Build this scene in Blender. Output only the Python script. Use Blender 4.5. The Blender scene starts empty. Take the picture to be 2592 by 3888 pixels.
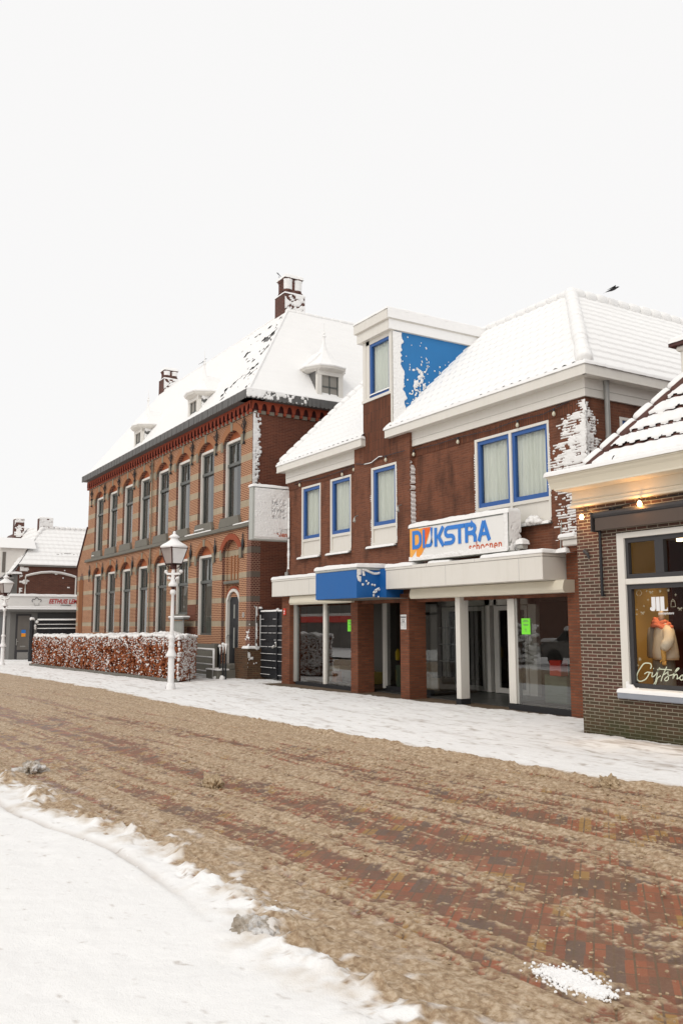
import bpy, math, random
import numpy as np
from mathutils import Vector, Matrix, Euler
R=math.radians
random.seed(7)
# ------------------------------------------------------------------ camera, sky, sun, exposure
scene=bpy.context.scene
C=scene.collection
cam_d=bpy.data.cameras.new('camera'); cam=bpy.data.objects.new('camera',cam_d); C.objects.link(cam)
cam_d.sensor_fit='VERTICAL'; cam_d.sensor_height=36.0; cam_d.lens=30.383
cam_d.clip_start=0.05; cam_d.clip_end=3000
def _cam():
    hd,pi,ro=R(58.519),R(7.408),R(-0.103)
    fw=Vector((-math.sin(hd)*math.cos(pi),math.cos(hd)*math.cos(pi),math.sin(pi)))
    rt=Vector((math.cos(hd),math.sin(hd),0)); up=rt.cross(fw)
    r2=rt*math.cos(ro)+up*math.sin(ro); u2=up*math.cos(ro)-rt*math.sin(ro)
    m=Matrix((r2,u2,-fw)).transposed().to_4x4(); m.translation=Vector((0,0,1.7)); return m
cam.matrix_world=_cam(); scene.camera=cam
SUN_EL,SUN_AZ=42,156      # overcast: a broad, weak sun from the street side
w=bpy.data.worlds.new('World'); scene.world=w; w.use_nodes=True
nt=w.node_tree; nt.nodes.clear()
out=nt.nodes.new('ShaderNodeOutputWorld'); bg=nt.nodes.new('ShaderNodeBackground')
sky=nt.nodes.new('ShaderNodeTexSky'); sky.sky_type='NISHITA'; sky.sun_disc=False
sky.sun_elevation=R(SUN_EL); sky.sun_rotation=R(SUN_AZ)
mx=nt.nodes.new('ShaderNodeMixRGB'); mx.inputs[0].default_value=0.955; mx.inputs[2].default_value=(9.85,9.76,9.68,1)
nt.links.new(sky.outputs[0],mx.inputs[1]); nt.links.new(mx.outputs[0],bg.inputs[0]); bg.inputs[1].default_value=0.1
nt.links.new(bg.outputs[0],out.inputs[0])
sl=bpy.data.lights.new('sun','SUN'); sl.energy=1.1; sl.angle=R(35); sl.color=(1,.94,.86)
so=bpy.data.objects.new('sun',sl); C.objects.link(so)
_a=R(SUN_AZ); _d=Vector((math.sin(_a)*math.cos(R(SUN_EL)),math.cos(_a)*math.cos(R(SUN_EL)),math.sin(R(SUN_EL))))
so.rotation_euler=_d.to_track_quat('Z','Y').to_euler()
vs=scene.view_settings; vs.view_transform='Standard'; vs.look='None'; vs.exposure=0.0; vs.gamma=1; vs.use_curve_mapping=False
scene.cycles.max_bounces=7; scene.cycles.diffuse_bounces=3; scene.cycles.glossy_bounces=3
scene.cycles.transparent_max_bounces=14; scene.cycles.transmission_bounces=4
scene.cycles.sample_clamp_indirect=4

# ------------------------------------------------------------------ numpy noise
def _h(ix,iy,seed):
    n=(ix.astype(np.int64)*374761393+iy.astype(np.int64)*668265263+seed*974634777)&0x7fffffff
    n=((n^(n>>13))*1274126177)&0x7fffffff
    n=n^(n>>16)
    return (n&0xffff)/65535.0
def vn(x,y,seed=0):
    x=np.asarray(x,float);y=np.asarray(y,float)
    ix=np.floor(x);iy=np.floor(y);fx=x-ix;fy=y-iy
    fx=fx*fx*(3-2*fx);fy=fy*fy*(3-2*fy)
    a=_h(ix,iy,seed);b=_h(ix+1,iy,seed);c=_h(ix,iy+1,seed);d=_h(ix+1,iy+1,seed)
    return a+(b-a)*fx+(c-a)*fy+(a-b-c+d)*fx*fy
def fbm(x,y,o=4,seed=0,g=.5):
    s=0;a=1;t=0
    for k in range(o):
        s=s+a*vn(x*2**k+k*17.3,y*2**k+k*9.1,seed+k);t+=a;a*=g
    return s/t
def sst(x,a,b):
    t=np.clip((x-a)/(b-a),0,1);return t*t*(3-2*t)

# ------------------------------------------------------------------ materials
MATS={}
class N:
    def __init__(s,name):
        s.m=bpy.data.materials.new(name); s.m.use_nodes=True; s.t=s.m.node_tree; s.t.nodes.clear()
        s.out=s.n('OutputMaterial'); MATS[name]=s.m
    def n(s,k,**kw):
        nd=s.t.nodes.new('ShaderNode'+k)
        for a,b in kw.items(): setattr(nd,a,b)
        return nd
    def L(s,a,b): s.t.links.new(a,b)
    def val(s,i,v):
        if hasattr(v,'is_output') or hasattr(v,'links'): s.L(v,i)
        elif isinstance(v,(tuple,list)): i.default_value=(*v,1) if len(v)==3 and i.type=='RGBA' else v
        else: i.default_value=v
    def math(s,op,a,b=0,c=0,clamp=False):
        m=s.n('Math',operation=op,use_clamp=clamp)
        s.val(m.inputs[0],a); s.val(m.inputs[1],b); s.val(m.inputs[2],c); return m.outputs[0]
    def mix(s,f,a,b,blend='MIX'):
        m=s.n('MixRGB',blend_type=blend); s.val(m.inputs[0],f); s.val(m.inputs[1],a); s.val(m.inputs[2],b); return m.outputs[0]
    def noise(s,vec,scale,det=3,rough=.55,out=0):
        t=s.n('TexNoise'); t.inputs['Scale'].default_value=scale; t.inputs['Detail'].default_value=det; t.inputs['Roughness'].default_value=rough
        if vec is not None: s.L(vec,t.inputs['Vector'])
        return t.outputs[out]
    def ramp(s,f,stops,interp='LINEAR'):
        r=s.n('ValToRGB'); r.color_ramp.interpolation=interp; cr=r.color_ramp
        while len(cr.elements)<len(stops): cr.elements.new(.5)
        for e,(p,c) in zip(cr.elements,stops): e.position=p; e.color=(*c,1) if isinstance(c,(tuple,list)) else (c,c,c,1)
        s.val(r.inputs[0],f); return r.outputs[0]
    def pos(s):
        return s.n('NewGeometry').outputs['Position']
    def wall(s):   # (x+y, z): works on any axis-aligned wall
        p=s.n('SeparateXYZ'); s.L(s.pos(),p.inputs[0]); c=s.n('CombineXYZ')
        s.L(s.math('ADD',p.outputs[0],p.outputs[1]),c.inputs[0]); s.L(p.outputs[2],c.inputs[1]); return c.outputs[0],p
    def mapv(s,vec,sc):
        m=s.n('Mapping'); m.inputs['Scale'].default_value=sc; s.L(vec,m.inputs[0]); return m.outputs[0]
    def bump(s,h,dist=.01,st=1.0):
        b=s.n('Bump'); b.inputs['Strength'].default_value=st; b.inputs['Distance'].default_value=dist; s.L(h,b.inputs['Height']); return b.outputs[0]
    def bsdf(s,col,rough=.6,bump=None,spec=.5,metal=0,emis=None,es=0):
        p=s.n('BsdfPrincipled'); s.val(p.inputs['Base Color'],col); s.val(p.inputs['Roughness'],rough)
        p.inputs['Specular IOR Level'].default_value=spec; p.inputs['Metallic'].default_value=metal
        if bump is not None: s.L(bump,p.inputs['Normal'])
        if emis: p.inputs['Emission Color'].default_value=(*emis,1); p.inputs['Emission Strength'].default_value=es
        s.L(p.outputs[0],s.out.inputs[0]); return p
def plain(name,col,rough=.6,var=.12,scale=6,bump=.0,spec=.4,metal=0,stretch=(1,1,1)):
    k=N(name); v=k.mapv(k.pos(),stretch); nz=k.noise(v,scale,4)
    c=k.mix(nz,tuple(x*(1-var) for x in col),tuple(min(1,x*(1+var)) for x in col))
    b=k.bump(k.noise(v,scale*6,3),bump) if bump else None
    k.bsdf(c,k.math('ADD',k.math('MULTIPLY',nz,.2),rough-.1),b,spec,metal); return k.m
def brick(name,c1,c2,mortar,bw=.21,rh=.0625,ms=.012,rough=.8,dark=.35,stain=None,bump=.004,vert=False,bias=0):
    k=N(name); v,p=k.wall()
    if vert:
        c=k.n('CombineXYZ'); s_=k.n('SeparateXYZ'); k.L(v,s_.inputs[0]); k.L(s_.outputs[1],c.inputs[0]); k.L(s_.outputs[0],c.inputs[1]); v=c.outputs[0]
    b=k.n('TexBrick'); k.L(v,b.inputs['Vector']); b.inputs['Scale'].default_value=1; b.inputs['Brick Width'].default_value=bw
    b.inputs['Row Height'].default_value=rh; b.inputs['Mortar Size'].default_value=ms; b.inputs['Mortar Smooth'].default_value=.2; b.inputs['Bias'].default_value=bias
    k.val(b.inputs['Color1'],c1); k.val(b.inputs['Color2'],c2); k.val(b.inputs['Mortar'],mortar)
    nz=k.noise(k.pos(),2.1,5,.6); nf=k.noise(k.pos(),60,3)
    col=k.mix(k.math('MULTIPLY',k.math('SUBTRACT',nz,.42,clamp=True),dark*3,clamp=True),b.outputs['Color'],tuple(x*.45 for x in c2))
    col=k.mix(.25,col,k.mix(nf,(.03,.02,.02),(.9,.75,.65)),'OVERLAY')
    if stain: col=stain(k,p,col,b)
    hgt=k.math('ADD',k.math('MULTIPLY',b.outputs['Fac'],-1),k.math('MULTIPLY',nf,.35))
    k.bsdf(col,rough,k.bump(hgt,bump),.25); return k.m
# snow
def snowmat(name,col=(.87,.86,.845),rough=.55,bump=.006,sc=18):
    k=N(name); ps=k.pos(); n1=k.noise(ps,sc,5,.65); n2=k.noise(ps,sc*9,3)
    c=k.mix(k.noise(ps,1.3,4),tuple(x*.965 for x in col),col)
    k.bsdf(c,rough,k.bump(k.math('ADD',n1,k.math('MULTIPLY',n2,.25)),bump),.3); return k.m
snowmat('snow'); snowmat('snow_fine',(.88,.87,.86),bump=.003,sc=30); snowmat('snow_damp',(.74,.715,.69),.4,.008,26)
k=N('white_paint'); n_=k.noise(k.mapv(k.pos(),(3,3,.35)),2.5,5,.7); n2_=k.noise(k.pos(),1.1,3); k.bsdf(k.mix(k.math('MULTIPLY',k.math('SUBTRACT',n_,.50,clamp=True),.7,clamp=True),k.mix(n2_,(.70,.67,.61),(.745,.715,.66)),(.50,.46,.38)),.45,None,.4)
plain('cream_paint',(.70,.645,.52),.4,.05,2,spec=.45)
plain('old_white',(.70,.67,.62),.5,.10,5)
plain('grey_window_paint',(.10,.105,.097),.4,.15)
plain('blue_paint',(.030,.105,.33),.45,.06,3,spec=.4)
plain('blue_panel',(.014,.165,.42),.5,.08,1.5,spec=.4)
plain('blue_box',(.010,.115,.37),.5,.08,1.5,spec=.4)
plain('anthracite',(.045,.043,.045),.5,.15)
plain('black_metal',(.016,.017,.02),.4,.2)
plain('bitumen_black',(.02,.02,.022),.7)
plain('red_brown_paint',(.07,.022,.018),.45)
plain('zinc',(.30,.295,.28),.45,.2,4,spec=.5,metal=.3)
plain('alu',(.42,.41,.38),.35,.08,3,metal=.2)
plain('slate_band',(.115,.112,.108),.6,.35,9,.0)
plain('stone_sill',(.165,.155,.13),.75,.2,3,.002)
plain('concrete',(.16,.15,.13),.85,.3,5,.004)
plain('mossy_plinth',(.11,.075,.045),.85,.5,4,.004)
plain('floor_tile',(.055,.055,.052),.35,.3,3,.002)
plain('interior_dark',(.15,.135,.12),.8,.2,2)
plain('interior_mid',(.30,.28,.25),.8,.2,2)
plain('interior_floor',(.11,.08,.055),.6,.3,3)
plain('cardboard',(.34,.25,.16),.8,.1)
plain('box_white',(.5,.48,.42),.7,.05)
plain('box_yellow',(.42,.31,.08),.7,.1); plain('box_orange',(.5,.17,.05),.7,.1); plain('box_green',(.16,.2,.14),.7,.1)
plain('shoe_dark',(.03,.025,.022),.4,.2); plain('shoe_tan',(.22,.11,.05),.5,.2)
plain('yellow_plastic',(.75,.5,.03),.4,.05)
plain('gold_wall',(.55,.40,.16),.7,.15,2)
plain('maroon_wall',(.06,.015,.012),.8,.2,2)
plain('paper_green',(.22,.85,.05),.6,.03); plain('paper_white',(.75,.74,.72),.6,.03)
plain('red_plate',(.65,.04,.02),.4,.05)
plain('ink',(.03,.03,.04),.5,.05); plain('ink_grey',(.30,.30,.31),.5,.1)
plain('sign_white',(.80,.79,.765),.35,.03,2); plain('sign_frame',(.42,.43,.40),.4,.08,3)
plain('logo_blue',(.03,.20,.63),.4,.03); plain('logo_orange',(.88,.33,.03),.4,.03); plain('logo_red',(.82,.13,.01),.4,.03)
plain('word_orange',(.55,.10,.03),.5,.05); plain('word_faint',(.52,.44,.42),.6,.05)
plain('word_red',(.50,.01,.015),.4,.05)
plain('vinyl_white',(.80,.80,.80),.5,.02); plain('vinyl_pale',(.62,.66,.50),.5,.05)
plain('vinyl_faint',(.40,.37,.27),.5,.05)
plain('jacket_cream',(.75,.69,.60),.8,.12,9,.004); plain('scarf_coral',(.80,.25,.16),.9,.25,40,.006); plain('cardigan_grey',(.30,.28,.26),.85,.1,9,.003)
plain('trousers_grey',(.20,.19,.17),.85,.1,9,.003); plain('glove_ochre',(.62,.36,.11),.85,.15,50,.004); plain('skin_plastic',(.55,.45,.36),.4,.03)
plain('wood_light',(.5,.33,.16),.6,.15,8,stretch=(1,1,6))
plain('bird_black',(.012,.009,.011),.6,.3)
plain('tin_grey',(.26,.25,.235),.5,.1)
plain('car_dark',(.03,.035,.04),.2,.1,spec=.7); plain('car_red',(.35,.02,.02),.25,.1,spec=.7); plain('tyre',(.02,.02,.02),.8)
plain('bark',(.05,.042,.035),.9,.3,8,.01)
plain('tree_snowy',(.42,.40,.38),.9,.5,14)
plain('terracotta_dark',(.085,.03,.02),.6,.35,10,.003)
plain('plaster_grey',(.17,.165,.155),.7,.12,2)
plain('plaster_white',(.72,.69,.65),.7,.08,5,.004)
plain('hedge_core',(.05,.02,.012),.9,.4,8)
plain('twig',(.055,.03,.02),.9,.3,8)
plain('plate_grey',(.36,.33,.30),.5,.08)
# beech leaves
k=N('leaf'); k.bsdf(k.ramp(k.noise(k.pos(),13,2,.9),[(0.3,(.11,.025,.010)),(.5,(.34,.085,.022)),(.7,(.52,.19,.05))]),.6)
# curtains
k=N('slush_lump'); n_=k.noise(k.pos(),30,4,.6); k.bsdf(k.ramp(n_,[(.3,(.25,.17,.095)),(.55,(.43,.32,.2)),(.7,(.58,.46,.32))]),.5,k.bump(n_,.01),.3)
k=N('curtain'); k.bsdf(k.mix(k.noise(k.mapv(k.pos(),(6,6,.5)),3,2),(.78,.80,.745),(.95,.96,.91)),.85)
k=N('curtain_grey'); k.bsdf(k.mix(k.noise(k.mapv(k.pos(),(5,5,.4)),3,2),(.20,.21,.19),(.46,.46,.42)),.85)
# glass
def glassmat(name,ior,tint,boost=1.0,add=0.0):
    k=N(name); fr=k.n('Fresnel'); fr.inputs['IOR'].default_value=ior
    tr=k.n('BsdfTransparent'); tr.inputs[0].default_value=(*tint,1); gl=k.n('BsdfGlossy'); gl.inputs['Roughness'].default_value=.005; gl.inputs[0].default_value=(.95,.95,.95,1)
    mxs=k.n('MixShader'); k.L(k.math('ADD',k.math('MULTIPLY',fr.outputs[0],boost),add,clamp=True),mxs.inputs[0]); k.L(tr.outputs[0],mxs.inputs[1]); k.L(gl.outputs[0],mxs.inputs[2]); k.L(mxs.outputs[0],k.out.inputs[0])
glassmat('shop_glass',1.5,(.80,.82,.80),2.0,.05); glassmat('window_glass',1.45,(.93,.95,.93),.8); glassmat('hall_glass',1.5,(.85,.86,.84),1.4,.02); glassmat('warm_glass',1.4,(.95,.94,.9),.35)
plain('lantern_glass',(.36,.31,.29),.5,.08,6)
# lit things
def emit(name,col,s):
    k=N(name); e=k.n('Emission'); e.inputs[0].default_value=(*col,1); e.inputs[1].default_value=s; k.L(e.outputs[0],k.out.inputs[0])
emit('bulb_lit',(1,.62,.25),28); emit('downlight',(1,.72,.40),6)
k=N('bulb_off'); k.bsdf((.62,.58,.45),.2)
# bricks
def dstain(k,p,col,b):   # darker brick in random patches, stretched upright
    n=k.noise(k.mapv(k.pos(),(1.5,1.5,.5)),2.2,4)
    return k.mix(k.math('MULTIPLY',k.math('SUBTRACT',n,.48,clamp=True),3.0,clamp=True),col,(.05,.022,.014))
brick('brick_shop',(.220,.083,.045),(.150,.059,.035),(.20,.092,.056),rh=.052,ms=.009,dark=.22,stain=dstain)
brick('brick_shop_vertical',(.175,.062,.032),(.115,.042,.024),(.07,.04,.025),bw=.5,rh=.065,ms=.008,dark=.3,vert=True)
brick('brick_pier',(.25,.085,.042),(.165,.058,.032),(.15,.08,.05),rh=.052,ms=.008,dark=.3)
def jstain(k,p,col,b):
    z=p.outputs[2]
    f=k.math('SUBTRACT',1,k.math('MULTIPLY',z,1.3),clamp=True)
    n=k.noise(k.mapv(k.pos(),(1,1,.6)),4,3)
    c=k.mix(k.math('MULTIPLY',k.math('MULTIPLY',f,n),1.2,clamp=True),col,(.05,.062,.02))
    return c
brick('brick_gift',(.125,.058,.045),(.072,.048,.036),(.36,.33,.26),bw=.19,rh=.0515,ms=.0068,dark=.15,stain=jstain,bias=-.1)
brick('brick_far',(.16,.06,.04),(.11,.04,.03),(.13,.08,.06),dark=.3)
brick('brick_chimney',(.13,.04,.032),(.08,.03,.025),(.16,.11,.09),dark=.3)
# town hall brickwork with stone bands
UB=[(5.42,5.64),(6.20,6.42),(6.90,7.12),(7.62,7.84)]
LB=[(1.64,1.82),(2.41,2.58),(3.17,3.35),(3.93,4.13)]
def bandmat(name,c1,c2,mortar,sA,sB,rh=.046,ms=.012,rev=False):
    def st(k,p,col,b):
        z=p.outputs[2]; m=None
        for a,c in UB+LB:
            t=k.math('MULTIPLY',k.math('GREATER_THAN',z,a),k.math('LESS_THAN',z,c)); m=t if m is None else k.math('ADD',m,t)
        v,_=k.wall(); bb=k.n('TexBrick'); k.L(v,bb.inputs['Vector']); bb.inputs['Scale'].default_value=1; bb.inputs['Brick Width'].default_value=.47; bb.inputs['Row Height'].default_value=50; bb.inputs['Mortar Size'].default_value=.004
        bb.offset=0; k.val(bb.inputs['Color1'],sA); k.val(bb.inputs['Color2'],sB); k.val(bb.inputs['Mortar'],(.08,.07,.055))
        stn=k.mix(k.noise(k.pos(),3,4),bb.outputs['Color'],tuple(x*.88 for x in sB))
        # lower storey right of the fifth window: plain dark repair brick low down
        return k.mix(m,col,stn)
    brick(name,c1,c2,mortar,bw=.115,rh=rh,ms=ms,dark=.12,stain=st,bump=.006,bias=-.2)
bandmat('hall_brick',(.155,.050,.027),(.085,.030,.020),(.54,.315,.19),(.50,.405,.285),(.40,.33,.235),rh=.058,ms=.0165)
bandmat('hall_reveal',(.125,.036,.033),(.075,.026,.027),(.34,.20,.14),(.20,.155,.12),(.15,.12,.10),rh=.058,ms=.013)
brick('hall_side_brick',(.185,.062,.036),(.115,.042,.028),(.22,.10,.065),bw=.21,rh=.050,ms=.008,dark=.2)
brick('hall_plinth_brick',(.13,.062,.035),(.075,.045,.03),(.13,.09,.05),dark=.4)
k=N('arch_brick'); v,_=k.wall(); k.bsdf(k.mix(k.noise(v,30,3),(.27,.115,.055),(.42,.20,.10)),.8,k.bump(k.noise(v,80,2),.003),.2)
k=N('arch_brick_red'); v,_=k.wall(); k.bsdf(k.mix(k.noise(v,30,3),(.22,.045,.022),(.36,.10,.05)),.8,None,.2)
plain('tympanum',(.40,.115,.045),.8,.3,5,.002)
plain('keystone',(.24,.21,.155),.8,.15,5)
plain('corbel_red',(.33,.062,.028),.8,.25,8,.002)
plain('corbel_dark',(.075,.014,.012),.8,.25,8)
plain('corbel_stone',(.24,.21,.165),.8,.12,8)
# opaque roof tile under snow: see terracotta_dark

# ------------------------------------------------------------------ mesh helpers
ORG={}
class MB:
    def __init__(s): s.v=[];s.f=[];s.m=[]
    def add(s,vs,fs,mi=0):
        b=len(s.v); s.v.extend([tuple(map(float,q)) for q in vs]); s.f.extend([tuple(b+i for i in f) for f in fs]); s.m.extend([mi]*len(fs)); return s
    def quad(s,a,b,c,d,mi=0): return s.add([a,b,c,d],[(0,1,2,3)],mi)
    def box(s,x0,x1,y0,y1,z0,z1,mi=0,bev=0):
        if x0>x1:x0,x1=x1,x0
        if y0>y1:y0,y1=y1,y0
        if bev<=0:
            v=[(x,y,z) for z in (z0,z1) for y in (y0,y1) for x in (x0,x1)]
            return s.add(v,[(0,2,3,1),(4,5,7,6),(0,1,5,4),(2,6,7,3),(0,4,6,2),(1,3,7,5)],mi)
        b=min(bev,(x1-x0)*.45,(y1-y0)*.45,(z1-z0)*.45)
        # chamfered box as convex loft in z
        def ring(e,z): return [(x0+e,y0+b,z),(x0+b,y0+e,z),(x1-b,y0+e,z),(x1-e,y0+b,z),(x1-e,y1-b,z),(x1-b,y1-e,z),(x0+b,y1-e,z),(x0+e,y1-b,z)]
        rs=[[(min(max(x,x0+b),x1-b),min(max(y,y0+b),y1-b),z) for x,y,z in ring(b,z0)],ring(0,z0+b),ring(0,z1-b),[(min(max(x,x0+b),x1-b),min(max(y,y0+b),y1-b),z) for x,y,z in ring(b,z1)]]
        return s.loft(rs,mi)
    def loft(s,rings,mi=0,cap=True,closed=True):
        n=len(rings[0]); vs=[p for r in rings for p in r]; fs=[]
        for i in range(len(rings)-1):
            for j in range(n if closed else n-1):
                k=(j+1)%n; fs.append((i*n+j,i*n+k,(i+1)*n+k,(i+1)*n+j))
        if cap and closed: fs.append(tuple(range(n-1,-1,-1))); fs.append(tuple((len(rings)-1)*n+j for j in range(n)))
        return s.add(vs,fs,mi)
    def lathe(s,prof,cx=0,cy=0,n=16,mi=0,a0=0,a1=360,cap=True):
        full=abs(a1-a0)>=360; m=n if full else n+1
        rings=[[(cx+r*math.cos(R(a0+(a1-a0)*j/n)),cy+r*math.sin(R(a0+(a1-a0)*j/n)),z) for j in range(m)] for r,z in prof]
        return s.loft(rings,mi,cap and full,full)
    def tube(s,pts,r,n=8,mi=0,rs=None):
        pts=[Vector(p) for p in pts]; rings=[]
        for i,p in enumerate(pts):
            t=(pts[min(i+1,len(pts)-1)]-pts[max(i-1,0)]).normalized()
            u=t.cross(Vector((0,0,1)));
            if u.length<1e-3: u=t.cross(Vector((0,1,0)))
            u.normalize(); w_=t.cross(u); rr=rs[i] if rs else r
            rings.append([tuple(p+u*rr*math.cos(2*math.pi*j/n)+w_*rr*math.sin(2*math.pi*j/n)) for j in range(n)])
        return s.loft(rings,mi)
    def prism(s,poly,axis,a,b,mi=0):   # poly in the plane normal to axis, extruded a..b
        def P(u,v,t): return (u,t,v) if axis=='y' else (t,u,v) if axis=='x' else (u,v,t)
        n=len(poly); vs=[P(u,v,a) for u,v in poly]+[P(u,v,b) for u,v in poly]
        fs=[tuple(range(n)),tuple(range(2*n-1,n-1,-1))]+[(i,i+n,(i+1)%n+n,(i+1)%n) for i in range(n)]
        return s.add(vs,fs,mi)
    def blob(s,c,r,seed=0,mi=0,n=6,flat=1.0,sq=(1,1,1)):
        rings=[]
        for i in range(1,n):
            th=math.pi*i/n
            ring=[]
            for j in range(n+2):
                ph=2*math.pi*j/(n+2)
                k=.75+.5*random.random()
                ring.append((c[0]+r*sq[0]*k*math.sin(th)*math.cos(ph),c[1]+r*sq[1]*k*math.sin(th)*math.sin(ph),c[2]-r*sq[2]*flat*k*math.cos(th)))
            rings.append(ring)
        return s.loft(rings,mi)
    def build(s,name,mats,parent=None,smooth=False,kind=None,label=None):
        if isinstance(mats,str): mats=[mats]
        o_=ORG.get(parent.name,(0,0,0)) if parent else (0,0,0)
        me=bpy.data.meshes.new(name)
        if len(s.v):
            va=np.array(s.v,dtype=float)-np.array(o_)
            me.from_pydata([tuple(q) for q in va],[],s.f)
            for m in mats: me.materials.append(MATS[m])
            if len(mats)>1: me.polygons.foreach_set('material_index',s.m)
            if smooth: me.polygons.foreach_set('use_smooth',[True]*len(s.f))
            me.update()
        o=bpy.data.objects.new(name,me); C.objects.link(o)
        if parent: o.parent=parent
        ORG[o.name]=o_
        if kind: o['kind']=kind
        if label: o['label']=label
        return o
def thing(name,label,cat,loc=(0,0,0),group=None):
    o=bpy.data.objects.new(name,None); C.objects.link(o); o.location=loc; ORG[o.name]=tuple(loc)
    o['label']=label; o['category']=cat; o.empty_display_size=.1
    if group: o['group']=group
    return o
def tag(o,label,cat,group=None):
    o['label']=label;o['category']=cat
    if group:o['group']=group
    return o
def setorigin(o,loc):   # single-mesh thing: put its origin at its base
    me=o.data; me.transform(Matrix.Translation(-Vector(loc))); o.location=loc; ORG[o.name]=tuple(loc); return o
def dup(root,loc,label=None,parent=None,rz=None):
    def cp(o,par):
        c=o.copy(); C.objects.link(c); c.parent=par; ORG[c.name]=ORG.get(o.name,(0,0,0))
        for ch in [q for q in KIDS.get(o.name,[])]: cp(ch,c)
        return c
    r=cp(root,parent); r.location=loc
    if rz is not None: r.rotation_euler=(0,0,rz)
    if label: r['label']=label
    return r
KIDS={}
def kids_index(root):
    for o in bpy.data.objects:
        if o.parent: KIDS.setdefault(o.parent.name,[])
    for k_ in list(KIDS): KIDS[k_]=[o for o in bpy.data.objects if o.parent and o.parent.name==k_]
def npmesh(name,V,F,mats,parent=None,smooth=True,kind=None,attrs=None,midx=None):
    o_=np.array(ORG.get(parent.name,(0,0,0))) if parent else np.zeros(3)
    me=bpy.data.meshes.new(name); V=np.asarray(V,dtype=np.float32)-o_.astype(np.float32); F=np.asarray(F,dtype=np.int32)
    me.vertices.add(len(V)); me.vertices.foreach_set('co',V.ravel())
    me.loops.add(F.size); me.loops.foreach_set('vertex_index',F.ravel())
    me.polygons.add(len(F)); me.polygons.foreach_set('loop_start',np.arange(0,F.size,F.shape[1],dtype=np.int32))
    try: me.polygons.foreach_set('loop_total',np.full(len(F),F.shape[1],dtype=np.int32))
    except Exception: pass
    for m in ([mats] if isinstance(mats,str) else mats): me.materials.append(MATS[m])
    me.update(calc_edges=True); me.validate()
    if smooth: me.polygons.foreach_set('use_smooth',np.ones(len(me.polygons),bool))
    if midx is not None: me.polygons.foreach_set('material_index',np.asarray(midx,dtype=np.int32))
    for a,vals in (attrs or {}).items():
        at=me.attributes.new(a,'FLOAT','POINT'); at.data.foreach_set('value',np.asarray(vals,dtype=np.float32))
    o=bpy.data.objects.new(name,me); C.objects.link(o)
    if parent: o.parent=parent
    ORG[o.name]=tuple(o_)
    if kind:o['kind']=kind
    return o
def gridfaces(nu,nv,mask=None):
    idx=np.arange(nu*nv).reshape(nv,nu)
    F=np.stack([idx[:-1,:-1],idx[:-1,1:],idx[1:,1:],idx[1:,:-1]],-1).reshape(-1,4)
    if mask is not None:
        mk=mask.reshape(nv,nu); c=(mk[:-1,:-1]|mk[:-1,1:]|mk[1:,1:]|mk[1:,:-1]).ravel(); F=F[c]
    return F
def compact(V,F):
    u,inv=np.unique(F.ravel(),return_inverse=True); return V[u],inv.reshape(F.shape)
def crust(name,O,U,V_,Nn,W,H,res,field,parent,mat='snow',thick=1.0):
    """lumpy snow stuck on a flat face: O origin, U,V_ unit axes, Nn outward normal"""
    O=np.array(O,float);U=np.array(U,float);V_=np.array(V_,float);Nn=np.array(Nn,float)
    nu=max(3,int(W/res)+1);nv=max(3,int(H/res)+1)
    u,v=np.meshgrid(np.linspace(0,W,nu),np.linspace(0,H,nv))
    h=field(u,v)
    h=h+(fbm(u*40+O[0]*7,v*40+O[2]*5,3,5)-.5)*.012*(h>0)
    mask=(h>0)
    P=O+u[...,None]*U+v[...,None]*V_+np.maximum(h,-.004)[...,None]*Nn*thick
    F=gridfaces(nu,nv,mask)
    if len(F)==0: return None
    V2,F2=compact(P.reshape(-1,3),F); return npmesh(name,V2,F2,mat,parent)
def cap(name,x0,x1,y0,y1,z,h,parent,over=.015,res=.05,mat='snow',seed=1,hole=None):
    """rounded snow cushion on a flat top"""
    x0-=over;x1+=over;y0-=over;y1+=over
    nu=max(4,int((x1-x0)/res)+1);nv=max(4,int((y1-y0)/res)+1)
    nu=min(nu,500);nv=min(nv,500)
    tx=np.linspace(0,1,nu);ty=np.linspace(0,1,nv)
    ex=min(.5,h*.9/(x1-x0));ey=min(.5,h*.9/(y1-y0))
    # cluster samples at the rims
    tx=np.unique(np.concatenate([tx,np.array([.15,.4,.8])*ex,1-np.array([.15,.4,.8])*ex]));ty=np.unique(np.concatenate([ty,np.array([.15,.4,.8])*ey,1-np.array([.15,.4,.8])*ey]))
    nu,nv=len(tx),len(ty)
    s,t=np.meshgrid(tx,ty)
    X=x0+s*(x1-x0);Y=y0+t*(y1-y0)
    dx=np.minimum(s,1-s)*(x1-x0);dy=np.minimum(t,1-t)*(y1-y0);d=np.minimum(dx,dy)
    rr=h*.9
    prof=np.sqrt(np.clip(1-(1-np.clip(d/rr,0,1))**2,0,1))
    nz=fbm(X*3+seed*3.1,Y*3+z,4,seed)
    hh=h*(.75+.5*nz)
    wob=(vn(X*9,Y*9+seed,seed)-.5)*.02
    X=X+wob*(d<rr);Y=Y+wob*(d<rr)*.6
    Z=z-.012*(d<1e-6)+prof*hh
    if hole is not None:
        m=hole(X,Y)
    else: m=None
    P=np.stack([X,Y,Z],-1).reshape(-1,3)
    F=gridfaces(nu,nv,m)
    V2,F2=compact(P,F)
    return npmesh(name,V2,F2,mat,parent)
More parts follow.
